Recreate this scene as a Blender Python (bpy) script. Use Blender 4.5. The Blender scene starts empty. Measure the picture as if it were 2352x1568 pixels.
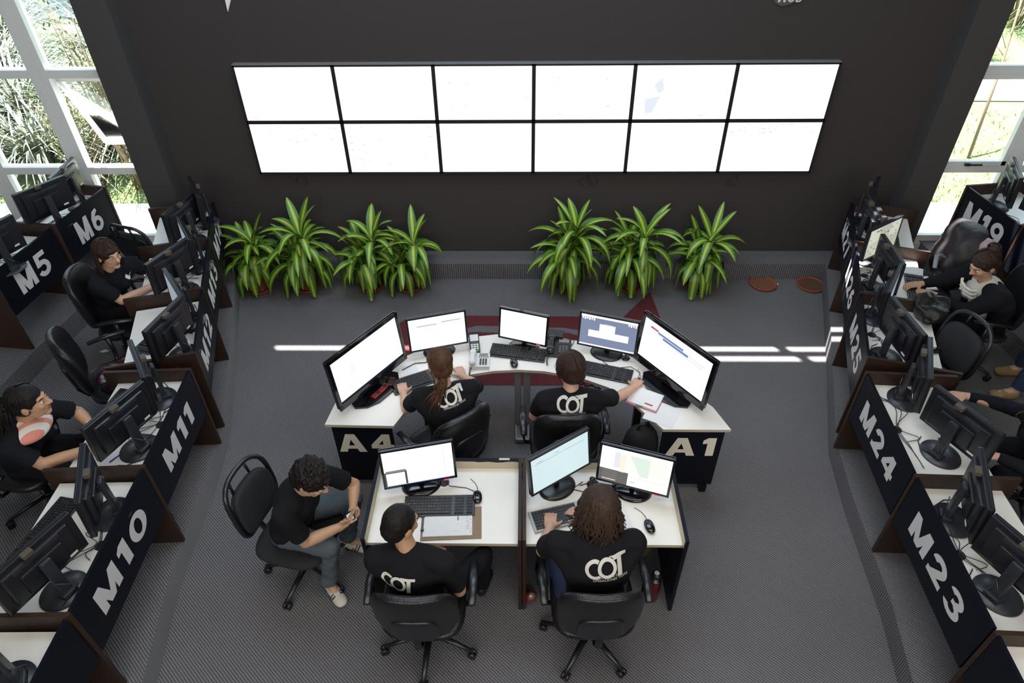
import bpy, bmesh, math, random
from mathutils import Vector, Matrix, Euler, noise
from mathutils.bvhtree import BVHTree
V = Vector
R = math.radians
rnd = random.Random(7)
S = bpy.context.scene
COL = S.collection

# ------------------------------------------------------------------ camera, world, sun, exposure
cam_d = bpy.data.cameras.new('camera'); cam = bpy.data.objects.new('camera', cam_d); COL.objects.link(cam)
cam_d.sensor_width = 36; cam_d.lens = 24.0; cam_d.clip_end = 200
yaw, pit, rol = R(-1.417), R(39.737), R(-0.759)
fw = V((math.sin(yaw)*math.cos(pit), math.cos(yaw)*math.cos(pit), -math.sin(pit)))
rt = V((math.cos(yaw), -math.sin(yaw), 0)); up = rt.cross(fw)
r2 = rt*math.cos(rol) + up*math.sin(rol); u2 = up*math.cos(rol) - rt*math.sin(rol)
cam.matrix_world = Matrix(((r2.x, u2.x, -fw.x, -0.0757), (r2.y, u2.y, -fw.y, -6.432), (r2.z, u2.z, -fw.z, 4.2425), (0, 0, 0, 1)))
S.camera = cam
S.view_settings.view_transform = 'Standard'; S.view_settings.look = 'None'
S.view_settings.exposure = 0.0; S.view_settings.gamma = 1.0; S.view_settings.use_curve_mapping = False

W = bpy.data.worlds.new('world'); S.world = W; W.use_nodes = True
bg = W.node_tree.nodes['Background']; bg.inputs['Color'].default_value = (0.72, 0.86, 1.0, 1); bg.inputs['Strength'].default_value = 4.0
sd = bpy.data.lights.new('sun', 'SUN'); sd.energy = 44; sd.angle = R(0.55); sd.color = (1.0, 0.96, 0.9)
so = bpy.data.objects.new('sun', sd); COL.objects.link(so)
so.rotation_euler = V((0.22, -0.30, -1.0)).to_track_quat('-Z', 'Y').to_euler()
def ceiling_area(name, x, y, sx, sy, e, c=(0.9, 0.95, 1.0)):
    d = bpy.data.lights.new(name, 'AREA'); d.shape = 'RECTANGLE'; d.size = sx; d.size_y = sy; d.energy = e; d.color = c
    o = bpy.data.objects.new(name, d); COL.objects.link(o); o.location = (x, y, 5.52)
ceiling_area('skylight', -0.6, -1.7, 4.6, 1.6, 125, (0.66, 0.82, 1.0))
ceiling_area('skylight_rear', 0.3, -4.9, 5.0, 1.6, 85, (1.0, 0.94, 0.86))
# area lamp added behind the camera to brighten surfaces facing it; no windows there
d = bpy.data.lights.new('rear_fill_light', 'AREA'); d.shape = 'RECTANGLE'; d.size = 9.0; d.size_y = 2.6; d.energy = 260; d.color = (1.0, 0.97, 0.93)
o = bpy.data.objects.new('rear_fill_light', d); COL.objects.link(o); o.location = (0, -9.4, 4.0); o.rotation_euler = (R(90), 0, 0)

# ------------------------------------------------------------------ materials
MATS = {}
def mat(name, col, rough=0.5, metal=0.0, emit=None, es=1.0, spec=None, coat=0.0, noise_amt=0.0, nscale=20, bump=0.0, bscale=200, sheen=0.0):
    if name in MATS: return MATS[name]
    m = bpy.data.materials.new(name); m.use_nodes = True
    nt = m.node_tree; b = nt.nodes['Principled BSDF']
    b.inputs['Base Color'].default_value = (*col, 1); b.inputs['Roughness'].default_value = rough; b.inputs['Metallic'].default_value = metal
    if spec is not None: b.inputs['Specular IOR Level'].default_value = spec
    if coat: b.inputs['Coat Weight'].default_value = coat
    if sheen: b.inputs['Sheen Weight'].default_value = sheen
    if emit: b.inputs['Emission Color'].default_value = (*emit, 1); b.inputs['Emission Strength'].default_value = es
    if noise_amt or bump:
        tc = nt.nodes.new('ShaderNodeTexCoord')
    if noise_amt:
        n = nt.nodes.new('ShaderNodeTexNoise'); n.inputs['Scale'].default_value = nscale; n.inputs['Detail'].default_value = 5
        nt.links.new(tc.outputs['Object'], n.inputs['Vector'])
        mx = nt.nodes.new('ShaderNodeMix'); mx.data_type = 'RGBA'
        mx.inputs[6].default_value = (*[c*(1-noise_amt) for c in col], 1); mx.inputs[7].default_value = (*[min(1, c*(1+noise_amt)) for c in col], 1)
        nt.links.new(n.outputs['Fac'], mx.inputs[0]); nt.links.new(mx.outputs[2], b.inputs['Base Color'])
    if bump:
        n2 = nt.nodes.new('ShaderNodeTexNoise'); n2.inputs['Scale'].default_value = bscale
        nt.links.new(tc.outputs['Object'], n2.inputs['Vector'])
        bp = nt.nodes.new('ShaderNodeBump'); bp.inputs['Strength'].default_value = bump; bp.inputs['Distance'].default_value = 0.01
        nt.links.new(n2.outputs['Fac'], bp.inputs['Height']); nt.links.new(bp.outputs['Normal'], b.inputs['Normal'])
    MATS[name] = m
    return m

def carpet(name, dark, light, ang, spacing=0.0155):
    m = bpy.data.materials.new(name); m.use_nodes = True; nt = m.node_tree; b = nt.nodes['Principled BSDF']
    b.inputs['Roughness'].default_value = 0.95; b.inputs['Specular IOR Level'].default_value = 0.15
    tc = nt.nodes.new('ShaderNodeTexCoord'); mp = nt.nodes.new('ShaderNodeMapping'); mp.inputs['Rotation'].default_value = (0, 0, ang)
    nt.links.new(tc.outputs['Object'], mp.inputs['Vector'])
    w = nt.nodes.new('ShaderNodeTexWave'); w.wave_type = 'BANDS'; w.bands_direction = 'Y'
    w.inputs['Scale'].default_value = 0.314/spacing; w.inputs['Distortion'].default_value = 0.9; w.inputs['Detail'].default_value = 2; w.inputs['Detail Scale'].default_value = 3
    nt.links.new(mp.outputs['Vector'], w.inputs['Vector'])
    n = nt.nodes.new('ShaderNodeTexNoise'); n.inputs['Scale'].default_value = 260; n.inputs['Detail'].default_value = 2
    nt.links.new(tc.outputs['Object'], n.inputs['Vector'])
    n3 = nt.nodes.new('ShaderNodeTexNoise'); n3.inputs['Scale'].default_value = 1.1; n3.inputs['Detail'].default_value = 4
    nt.links.new(tc.outputs['Object'], n3.inputs['Vector'])
    a = nt.nodes.new('ShaderNodeMath'); a.operation = 'MULTIPLY_ADD'; a.inputs[1].default_value = 0.62
    nt.links.new(w.outputs['Fac'], a.inputs[0])
    s = nt.nodes.new('ShaderNodeMath'); s.operation = 'MULTIPLY_ADD'; s.inputs[1].default_value = 1.1; s.inputs[2].default_value = -0.34
    nt.links.new(n.outputs['Fac'], s.inputs[0]); nt.links.new(s.outputs[0], a.inputs[2])
    a2 = nt.nodes.new('ShaderNodeMath'); a2.operation = 'MULTIPLY_ADD'; a2.inputs[1].default_value = 0.25; nt.links.new(n3.outputs['Fac'], a2.inputs[0])
    sb = nt.nodes.new('ShaderNodeMath'); sb.operation = 'SUBTRACT'; sb.inputs[1].default_value = 0.12; nt.links.new(a.outputs[0], sb.inputs[0]); nt.links.new(sb.outputs[0], a2.inputs[2])
    mx = nt.nodes.new('ShaderNodeMix'); mx.data_type = 'RGBA'; mx.clamp_factor = True
    mx.inputs[6].default_value = (*dark, 1); mx.inputs[7].default_value = (*light, 1)
    nt.links.new(a2.outputs[0], mx.inputs[0]); nt.links.new(mx.outputs[2], b.inputs['Base Color'])
    bp = nt.nodes.new('ShaderNodeBump'); bp.inputs['Strength'].default_value = 0.5; bp.inputs['Distance'].default_value = 0.004
    nt.links.new(w.outputs['Fac'], bp.inputs['Height']); nt.links.new(bp.outputs['Normal'], b.inputs['Normal'])
    MATS[name] = m
    return m
M_CARPET = carpet('carpet_grey', (0.030, 0.029, 0.033), (0.268, 0.258, 0.270), R(42))
M_CARPET_SIDE = carpet('carpet_platform', (0.030, 0.029, 0.033), (0.268, 0.258, 0.270), R(42))
M_CARPET_RED = carpet('carpet_red', (0.045, 0.012, 0.014), (0.20, 0.045, 0.05), R(42))
M_WALL = mat('wall_dark_fabric', (0.062, 0.053, 0.052), 0.95, spec=0.1, noise_amt=0.35, nscale=120)
M_COLUMN = mat('column_dark_paint', (0.062, 0.059, 0.057), 0.8, noise_amt=0.15, nscale=30)
M_PLAIN = mat('plain_grey_wall', (0.25, 0.25, 0.25), 0.8)
M_CEIL = mat('ceiling_paint', (0.35, 0.35, 0.35), 0.8)
M_ALU = mat('white_aluminium', (0.84, 0.86, 0.84), 0.45)
M_WHITE = mat('white_laminate', (0.90, 0.865, 0.80), 0.35, noise_amt=0.03, nscale=4)
M_EDGE = mat('pale_edge_band', (0.55, 0.48, 0.36), 0.5)
M_BLACKLAM = mat('black_laminate', (0.005, 0.006, 0.012), 0.42, spec=0.22, noise_amt=0.3, nscale=60)
M_BROWN = mat('dark_wood_laminate', (0.042, 0.023, 0.016), 0.5, spec=0.3, noise_amt=0.4, nscale=30)
M_CREAM = mat('cream_laminate', (0.58, 0.50, 0.37), 0.5, noise_amt=0.06, nscale=8)
M_LETTER = mat('silver_vinyl_letters', (0.74, 0.72, 0.71), 0.5)
M_LETTERW = mat('cream_vinyl_letters', (0.93, 0.86, 0.70), 0.5)
M_PLASTIC = mat('black_plastic', (0.012, 0.013, 0.018), 0.34, spec=0.7)
M_PLASTIC2 = mat('charcoal_plastic', (0.024, 0.027, 0.036), 0.38, spec=0.7)
M_GLOSS = mat('glossy_black_plastic', (0.006, 0.006, 0.008), 0.12, coat=0.5)
M_KEY = mat('black_keys', (0.02, 0.02, 0.022), 0.5)
M_SILVER = mat('silver_plastic', (0.45, 0.46, 0.48), 0.35)
M_LEATHER = mat('black_leatherette', (0.012, 0.012, 0.014), 0.33, bump=0.2, bscale=90)
M_FABRICBLK = mat('black_upholstery', (0.016, 0.017, 0.02), 0.85, noise_amt=0.2, nscale=200)
M_SCREEN = mat('lit_screen_white', (0, 0, 0), 0.3, emit=(0.96, 0.98, 1.0), es=1.35)
M_SCREENVW = mat('video_wall_white', (0, 0, 0), 0.3, emit=(0.95, 0.975, 1.0), es=1.9)
M_SCRMINT = mat('lit_screen_mint', (0, 0, 0), 0.3, emit=(0.72, 0.90, 0.93), es=0.93)
def ui(name, col, s=0.95): return mat('ui_' + name, (0, 0, 0), 0.4, emit=col, es=s)
M_PAPER = mat('white_paper', (0.80, 0.80, 0.80), 0.7, noise_amt=0.04, nscale=30)
M_TERRA = mat('terracotta', (0.33, 0.075, 0.03), 0.75, noise_amt=0.25, nscale=25)
M_SOIL = mat('potting_soil', (0.05, 0.035, 0.025), 1.0, noise_amt=0.5, nscale=90)
M_STEM = mat('cane_stem', (0.30, 0.26, 0.12), 0.7, noise_amt=0.3, nscale=50)
M_BOARD = mat('brown_hardboard', (0.27, 0.19, 0.12), 0.7, noise_amt=0.3, nscale=120)
M_STEEL = mat('grey_painted_steel', (0.24, 0.25, 0.26), 0.35, metal=0.3)
M_CHROME = mat('chrome', (0.7, 0.7, 0.7), 0.15, metal=1.0)
M_REDDARK = mat('dark_red_enamel', (0.10, 0.006, 0.010), 0.22, coat=0.4)
M_RED = mat('red_packet', (0.42, 0.015, 0.012), 0.35, noise_amt=0.5, nscale=60)
M_WHITEP = mat('white_plastic', (0.72, 0.72, 0.71), 0.35)
M_BLUE = mat('blue_plastic', (0.02, 0.05, 0.45), 0.35)
M_SHIRT = mat('black_cotton', (0.0095, 0.0095, 0.012), 0.9, spec=0.2, bump=0.35, bscale=14)
M_POLO = mat('dark_navy_knit', (0.008, 0.009, 0.013), 0.9, spec=0.2, bump=0.3, bscale=14)
M_PRINT = mat('white_shirt_print', (0.70, 0.68, 0.62), 0.7)
M_TROUSER = mat('black_trousers', (0.008, 0.008, 0.011), 0.9, spec=0.2, bump=0.3, bscale=12)
M_JEANS = mat('grey_blue_denim', (0.085, 0.105, 0.125), 0.9, noise_amt=0.45, nscale=7, bump=0.3, bscale=16)
M_JEANSB = mat('dark_blue_denim', (0.022, 0.038, 0.085), 0.9, noise_amt=0.5, nscale=6, bump=0.3, bscale=16)
M_BLOUSE = mat('off_white_blouse', (0.72, 0.68, 0.60), 0.8, bump=0.5, bscale=25)
M_TAN = mat('tan_suede', (0.34, 0.22, 0.10), 0.85, noise_amt=0.2, nscale=30)
M_SHOE = mat('white_leather_shoe', (0.62, 0.58, 0.53), 0.5)
M_BAG = mat('crinkled_black_plastic', (0.012, 0.012, 0.011), 0.36, spec=.35, bump=0.9, bscale=16)
M_JACKET = mat('dark_jacket', (0.018, 0.014, 0.017), 0.5, noise_amt=0.4, nscale=9, bump=0.9, bscale=12)
M_PINK = mat('pale_pink_lining', (0.42, 0.30, 0.32), 0.5, noise_amt=0.5, nscale=25)
M_BURG = mat('burgundy_shiny_cloth', (0.035, 0.006, 0.012), 0.25, bump=0.9, bscale=14)
M_CAMO = mat('mottled_green_bag', (0.16, 0.13, 0.07), 0.8, noise_amt=0.8, nscale=25)
M_LENS = mat('spectacle_frame', (0.02, 0.015, 0.012), 0.3)
M_EYEW = mat('eye_white', (0.6, 0.58, 0.55), 0.2); M_IRIS = mat('eye_iris', (0.02, 0.01, 0.006), 0.15)
M_CONC = mat('terrace_paving', (0.42, 0.41, 0.38), 0.9, noise_amt=0.1, nscale=5)
M_LAWN = mat('lawn_soil', (0.10, 0.13, 0.045), 0.95, noise_amt=0.5, nscale=3)
M_BLADE = mat('grass_blade', (0.15, 0.21, 0.06), 0.7, noise_amt=0.4, nscale=2)
M_PAMPAS = mat('pale_ornamental_blade', (0.11, 0.125, 0.085), 0.35, noise_amt=0.6, nscale=1.5)
M_BUSH = mat('bush_leaf', (0.07, 0.095, 0.03), 0.5, noise_amt=0.7, nscale=6)
M_TWIG = mat('dry_twig', (0.16, 0.11, 0.07), 0.8)
M_POOLBLUE = mat('pale_blue_wall', (0.20, 0.26, 0.34), 0.6)
M_BLACKHOLE = mat('dark_grommet', (0.012, 0.012, 0.014), 0.5)

def stripes_shirt():
    m = bpy.data.materials.new('pink_striped_cotton'); m.use_nodes = True; nt = m.node_tree; b = nt.nodes['Principled BSDF']
    tc = nt.nodes.new('ShaderNodeTexCoord'); mp = nt.nodes.new('ShaderNodeMapping'); mp.inputs['Rotation'].default_value = (0.3, 0.2, R(35))
    w = nt.nodes.new('ShaderNodeTexWave'); w.inputs['Scale'].default_value = 6.0
    cr = nt.nodes.new('ShaderNodeValToRGB'); cr.color_ramp.interpolation = 'CONSTANT'
    cr.color_ramp.elements[0].color = (0.75, 0.72, 0.66, 1); cr.color_ramp.elements[1].position = 0.55; cr.color_ramp.elements[1].color = (0.72, 0.26, 0.2, 1)
    nt.links.new(tc.outputs['Object'], mp.inputs[0]); nt.links.new(mp.outputs[0], w.inputs[0]); nt.links.new(w.outputs['Fac'], cr.inputs[0]); nt.links.new(cr.outputs[0], b.inputs['Base Color'])
    b.inputs['Roughness'].default_value = 0.8
    return m
M_STRIPE = stripes_shirt()
def leafmat():
    m = bpy.data.materials.new('striped_dracaena_leaf'); m.use_nodes = True; nt = m.node_tree; b = nt.nodes['Principled BSDF']
    uv = nt.nodes.new('ShaderNodeTexCoord'); sp = nt.nodes.new('ShaderNodeSeparateXYZ'); nt.links.new(uv.outputs['UV'], sp.inputs[0])
    cr = nt.nodes.new('ShaderNodeValToRGB'); e = cr.color_ramp.elements
    e[0].position = 0.0; e[0].color = (0.06, 0.18, 0.018, 1); e[1].position = 1.0; e[1].color = (0.06, 0.18, 0.018, 1)
    for p, c in ((0.28, (0.07, 0.19, 0.018, 1)), (0.40, (0.42, 0.50, 0.06, 1)), (0.60, (0.42, 0.50, 0.06, 1)), (0.72, (0.07, 0.19, 0.018, 1))):
        q = e.new(p); q.color = c
    nt.links.new(sp.outputs[0], cr.inputs[0]); nt.links.new(cr.outputs[0], b.inputs['Base Color'])
    b.inputs['Roughness'].default_value = 0.42
    return m
M_LEAF = leafmat()
def glassmat():
    m = bpy.data.materials.new('window_glass'); m.use_nodes = True; nt = m.node_tree
    for n in list(nt.nodes):
        if n.type != 'OUTPUT_MATERIAL': nt.nodes.remove(n)
    out = [n for n in nt.nodes if n.type == 'OUTPUT_MATERIAL'][0]
    t = nt.nodes.new('ShaderNodeBsdfTransparent'); t.inputs[0].default_value = (0.93, 0.96, 0.95, 1)
    g = nt.nodes.new('ShaderNodeBsdfGlossy'); g.inputs['Roughness'].default_value = 0.02
    mx = nt.nodes.new('ShaderNodeMixShader'); f = nt.nodes.new('ShaderNodeFresnel'); f.inputs[0].default_value = 1.25
    nt.links.new(f.outputs[0], mx.inputs[0]); nt.links.new(t.outputs[0], mx.inputs[1]); nt.links.new(g.outputs[0], mx.inputs[2]); nt.links.new(mx.outputs[0], out.inputs[0])
    return m
M_GLASS = glassmat()
def skinmat(name, col):
    m = mat(name, col, 0.5, noise_amt=0.08, nscale=25); b = m.node_tree.nodes['Principled BSDF']
    b.inputs['Subsurface Weight'].default_value = 0.12; b.inputs['Subsurface Radius'].default_value = (0.02, 0.008, 0.004)
    return m
SK_LIGHT = skinmat('skin_fair', (0.62, 0.37, 0.26)); SK_TAN = skinmat('skin_tan', (0.52, 0.29, 0.17)); SK_OLIVE = skinmat('skin_olive', (0.54, 0.32, 0.20))
M_LIP = mat('lips', (0.33, 0.10, 0.09), 0.4)
def hairmat(name, c): return mat(name, c, 0.55, spec=0.28, noise_amt=0.6, nscale=35, bump=0.5, bscale=120)
H_BLACK = hairmat('black_hair', (0.009, 0.006, 0.005)); H_BROWN = hairmat('dark_brown_hair', (0.035, 0.018, 0.012))
H_AUBURN = hairmat('auburn_hair', (0.085, 0.038, 0.020)); H_LONG = hairmat('brown_long_hair', (0.052, 0.030, 0.020))

# ------------------------------------------------------------------ mesh builder
def basis(d, hint=V((0, 0, 1))):
    d = d.normalized()
    if abs(d.dot(hint)) > 0.97: hint = V((0, 1, 0)) if abs(d.y) < 0.9 else V((1, 0, 0))
    x = hint.cross(d).normalized(); y = d.cross(x)
    return x, y, d
class MB:
    def __init__(s): s.b = bmesh.new(); s.uv = None
    def _new(s, verts, faces, mi=0, M=None, smooth=False):
        vs = [s.b.verts.new((M @ V(v)) if M else V(v)) for v in verts]
        for f in faces:
            try:
                fc = s.b.faces.new([vs[i] for i in f]); fc.material_index = mi; fc.smooth = smooth
            except ValueError: pass
        return vs
    def box(s, c, d, mi=0, M=None, bev=0.0):
        hx, hy, hz = d[0]/2, d[1]/2, d[2]/2
        if bev <= 0:
            vv = [(c[0]+sx*hx, c[1]+sy*hy, c[2]+sz*hz) for sx in (-1, 1) for sy in (-1, 1) for sz in (-1, 1)]
            s._new(vv, [(0,1,3,2),(4,6,7,5),(0,4,5,1),(2,3,7,6),(0,2,6,4),(1,5,7,3)], mi, M)
        else:
            t = bmesh.new(); bmesh.ops.create_cube(t, size=1, matrix=Matrix.Translation(c) @ Matrix.Diagonal((d[0], d[1], d[2], 1)))
            bmesh.ops.bevel(t, geom=t.edges[:], offset=bev, segments=2, affect='EDGES', profile=0.6)
            t.verts.ensure_lookup_table()
            for i, v in enumerate(t.verts): v.index = i
            s._new([v.co.copy() for v in t.verts], [[v.index for v in f.verts] for f in t.faces], mi, M); t.free()
        return s
    def cyl(s, a, b, r0, r1=None, n=16, mi=0, M=None, cap=True, smooth=True):
        a, b = V(a), V(b); r1 = r0 if r1 is None else r1
        x, y, d = basis(b-a); vv = []
        for p, r in ((a, r0), (b, r1)):
            for i in range(n):
                t = 2*math.pi*i/n; vv.append(p + x*(r*math.cos(t)) + y*(r*math.sin(t)))
        s._new(vv, [(i, (i+1) % n, n+(i+1) % n, n+i) for i in range(n)], mi, M, smooth)
        if cap: s._new(vv, [list(range(n))[::-1], list(range(n, 2*n))], mi, M)
        return s
    def tube(s, pts, r, n=8, mi=0, M=None, cap=True, flat=1.0):
        pts = [V(p) for p in pts]; vv = []; m = len(pts); px = None
        for k, p in enumerate(pts):
            d = (pts[min(k+1, m-1)] - pts[max(k-1, 0)])
            if d.length < 1e-7: d = V((0, 0, 1))
            if px is None: x, y, _ = basis(d)
            else:
                x = px - d.normalized()*px.dot(d.normalized())
                if x.length < 1e-5: x, y, _ = basis(d)
                else: x.normalize()
                y = d.normalized().cross(x)
            px = x; rr = r[k] if isinstance(r, (list, tuple)) else r
            for i in range(n):
                t = 2*math.pi*i/n; vv.append(p + x*(rr*math.cos(t)) + y*(rr*flat*math.sin(t)))
        f = [(k*n+i, k*n+(i+1) % n, (k+1)*n+(i+1) % n, (k+1)*n+i) for k in range(m-1) for i in range(n)]
        if cap: f += [list(range(n))[::-1], list(range((m-1)*n, m*n))]
        s._new(vv, f, mi, M, True); return s
    def lathe(s, prof, n=32, mi=0, M=None, c=(0, 0, 0), sx=1, sy=1):
        vv = [(c[0]+r*sx*math.cos(2*math.pi*i/n), c[1]+r*sy*math.sin(2*math.pi*i/n), c[2]+z) for r, z in prof for i in range(n)]
        f = [(k*n+i, k*n+(i+1) % n, (k+1)*n+(i+1) % n, (k+1)*n+i) for k in range(len(prof)-1) for i in range(n)]
        s._new(vv, f, mi, M, True)
        s._new(vv, [list(range(n))[::-1]], mi, M); s._new(vv, [list(range((len(prof)-1)*n, len(prof)*n))], mi, M)
        return s
    def ell(s, c, r, M=None, n=20, m=12, mi=0, e=1.0, e2=1.0, bend=0.0):
        sp = lambda x, k: math.copysign(abs(x)**k, x); vv = []
        for j in range(m+1):
            ph = -math.pi/2 + math.pi*j/m
            for i in range(n):
                th = 2*math.pi*i/n
                x = sp(math.cos(ph), e2)*sp(math.cos(th), e); y = sp(math.cos(ph), e2)*sp(math.sin(th), e); z = sp(math.sin(ph), e2)
                vv.append(V((c[0]+x*r[0], c[1]+y*r[1], c[2]+z*r[2])))
        if bend:
            for v in vv: v.y += bend*(v.x-c[0])**2
        f = [(j*n+i, j*n+(i+1) % n, (j+1)*n+(i+1) % n, (j+1)*n+i) for j in range(m) for i in range(n)]
        s._new(vv, f, mi, M, True); return s
    def prism(s, poly, z0, z1, mi=0, M=None, mi_side=None):
        n = len(poly); vv = [(p[0], p[1], z0) for p in poly] + [(p[0], p[1], z1) for p in poly]
        ar = sum(poly[i][0]*poly[(i+1) % n][1]-poly[(i+1) % n][0]*poly[i][1] for i in range(n))
        top = list(range(n, 2*n)); bot = list(range(n))[::-1]; side = [(i, (i+1) % n, n+(i+1) % n, n+i) for i in range(n)]
        if ar < 0: top = top[::-1]; bot = bot[::-1]; side = [q[::-1] for q in side]
        s._new(vv, [top, bot], mi, M); s._new(vv, side, mi if mi_side is None else mi_side, M); return s
    def poly(s, pts, mi=0, M=None): s._new(pts, [list(range(len(pts)))], mi, M); return s
    def build(s, name, mats, parent=None, smooth=None, org=None):
        if not isinstance(mats, (list, tuple)): mats = [mats]
        bmesh.ops.remove_doubles(s.b, verts=s.b.verts, dist=1e-6)
        me = bpy.data.meshes.new(name)
        if org is not None: bmesh.ops.translate(s.b, verts=s.b.verts, vec=-V(org))
        s.b.to_mesh(me); s.b.free()
        for m in mats: me.materials.append(m)
        if smooth is not None:
            for p in me.polygons: p.use_smooth = smooth
        o = bpy.data.objects.new(name, me); COL.objects.link(o)
        if parent is not None: o.parent = parent
        elif org is not None: o.location = org
        return o
def tag(o, label=None, cat=None, group=None, kind=None):
    if label: o['label'] = label
    if cat: o['category'] = cat
    if group: o['group'] = group
    if kind: o['kind'] = kind
    return o
def thing(name, loc, rz, label, cat, group=None):
    o = bpy.data.objects.new(name, None); COL.objects.link(o); o.empty_display_size = 0.1
    o.location = loc; o.rotation_euler = (0, 0, rz); tag(o, label, cat, group); return o
def copy_tree(o, parent=None):
    c = o.copy(); COL.objects.link(c)
    if parent: c.parent = parent
    for ch in list(o.children): copy_tree(ch, c)
    return c
def children_of(o): return list(o.children)

def arc(cx, cy, rx, ry, th, a0, a1, n=14, tv=None):
    """thick elliptical arc as quads, angles in degrees"""
    out = []; tv = tv or th
    P = lambda a, k: (cx+(rx-k*th)*math.cos(R(a)), cy+(ry-k*tv)*math.sin(R(a)))
    for i in range(n):
        t0 = a0+(a1-a0)*i/n; t1 = a0+(a1-a0)*(i+1)/n; out.append([P(t0, 0), P(t1, 0), P(t1, 1), P(t0, 1)])
    return out
def rc(x0, y0, x1, y1): return [[(x0, y0), (x1, y0), (x1, y1), (x0, y1)]]
def glyph(c):
    """heavy sign-writer glyphs, height 1; returns polygons and advance width"""
    t = .25
    if c == 'M': return rc(0, 0, t, 1) + rc(1.0-t, 0, 1.0, 1) + [[(0, 1), (.27, 1), (.62, 0), (.38, 0)], [(.73, 1), (1.0, 1), (.62, 0), (.38, 0)]], 1.0
    if c == 'A': return [[(0, 0), (.29, 0), (.60, 1), (.34, 1)], [(.40, 1), (.68, 1), (1.04, 0), (.75, 0)], [(.25, .18), (.78, .18), (.71, .37), (.31, .37)], [(.34, 1), (.68, 1), (.56, .78), (.47, .78)]], 1.04
    if c == '1': return [[(.16, 0), (.44, 0), (.44, 1), (.16, 1)], [(0, .86), (.16, 1), (.20, .70), (0, .66)]], .44
    if c == '0': return arc(.42, .5, .42, .51, .25, 0, 360, 32, tv=.2), .84
    if c == 'O': return arc(.47, .5, .47, .5, .2, 0, 360, 36), .94
    if c == 'C': return arc(.47, .5, .47, .5, .2, 38, 322, 32), .82
    if c == 'G': return arc(.47, .5, .47, .5, .2, 38, 330, 32) + rc(.5, .32, .88, .5), .9
    if c == 'T': return rc(0, .80, .78, 1) + rc(.28, 0, .50, .82), .78
    if c == '2': return arc(.37, .66, .37, .35, .23, -25, 175, 18) + [[(.70, .50), (.48, .62), (.0, .10), (.0, 0), (.30, 0)]] + rc(0, 0, .74, .22), .75
    if c == '3': return arc(.36, .73, .34, .28, .22, -75, 165, 16, tv=.19) + arc(.36, .29, .38, .30, .23, -165, 75, 16, tv=.19) + rc(.26, .43, .46, .60), .75
    if c == '4': return rc(.46, 0, .74, 1) + rc(0, .20, .86, .42) + [[(0, .22), (.24, .22), (.74, 1), (.46, 1), (0, .40)]][:0] + [[(0, .40), (.26, .40), (.60, .84), (.60, 1), (.46, 1)]], .86
    if c == '5': return rc(.08, .80, .70, 1) + [[(.08, 1), (.31, 1), (.27, .45), (.03, .45)]] + arc(.34, .33, .40, .34, .24, -160, 120, 20, tv=.2), .76
    if c == '6': return arc(.39, .33, .39, .34, .23, 0, 360, 28, tv=.2) + [[(0, .36), (.24, .36), (.30, .66), (.62, .86), (.56, 1), (.25, .93), (.04, .66)]], .79
    if c == '9': return arc(.39, .67, .39, .34, .23, 0, 360, 28, tv=.2) + [[(.78, .64), (.54, .64), (.48, .34), (.16, .14), (.22, 0), (.53, .07), (.74, .34)]], .79
    if c == '7': return rc(0, .78, .72, 1) + [[(.44, .80), (.72, .80), (.42, 0), (.12, 0)]], .72
    if c == 'W': p, w = glyph('M'); return [[(x, 1-y) for x, y in q][::-1] for q in p], w
    if c == 'B': return rc(0, 0, .24, 1) + arc(.34, .73, .34, .27, .2, -90, 90, 12, tv=.18) + arc(.36, .28, .38, .28, .22, -90, 90, 12, tv=.18) + rc(.2, 0, .36, .18) + rc(.2, .82, .36, 1) + rc(.2, .41, .36, .58), .74
    return [], .4
def put_text(mb, body, O, X, Y, w, h, off=0.02, mi=0, thick=0.002, gap=.2, shear=0):
    """lettering in a w x h box from corner O along unit vectors X and Y"""
    O, X, Y = V(O), V(X), V(Y); N = X.cross(Y); x = 0; gl = []
    for c in body:
        p, a = glyph(c); gl.append((x, p)); x += a+gap
    tot = x-gap; k = w/tot
    for j, (x0, polys) in enumerate(gl):
        for i, q in enumerate(polys):
            ar = sum(q[n][0]*q[(n+1) % len(q)][1]-q[(n+1) % len(q)][0]*q[n][1] for n in range(len(q)))
            if ar < 0: q = q[::-1]
            for p in [q]: mb._new([O + X*((x0+u+shear*v)*k) + Y*(v*h) + N*(thick+i*1.5e-5) for u, v in p], [list(range(len(p)))], mi)
_tc = {}
def text_mesh(body):
    """small lettering outlines from the built-in font, scaled to a unit box"""
    if body in _tc: return _tc[body]
    cu = bpy.data.curves.new('lettering_source', 'FONT'); cu.body = body; cu.resolution_u = 3
    o = bpy.data.objects.new('lettering_source', cu); COL.objects.link(o); bpy.context.view_layer.update()
    me = bpy.data.meshes.new_from_object(o.evaluated_get(bpy.context.evaluated_depsgraph_get()))
    vs = [v.co.copy() for v in me.vertices]; fs = [list(p.vertices) for p in me.polygons]
    x0 = min(v.x for v in vs); x1 = max(v.x for v in vs); y0 = min(v.y for v in vs); y1 = max(v.y for v in vs)
    vs = [((v.x-x0)/(x1-x0), (v.y-y0)/(y1-y0)) for v in vs]
    bpy.data.objects.remove(o); bpy.data.curves.remove(cu); bpy.data.meshes.remove(me)
    _tc[body] = (vs, fs); return vs, fs

# ------------------------------------------------------------------ room
def structure(name, mb, mats, parent=None):
    o = mb.build(name, mats, parent); 
    if parent is None: o['kind'] = 'structure'
    return o
floor = structure('floor', MB().poly([(-7, -9.5, 0), (7, -9.5, 0), (7, 0.2, 0), (-7, 0.2, 0)]), M_CARPET)
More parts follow.
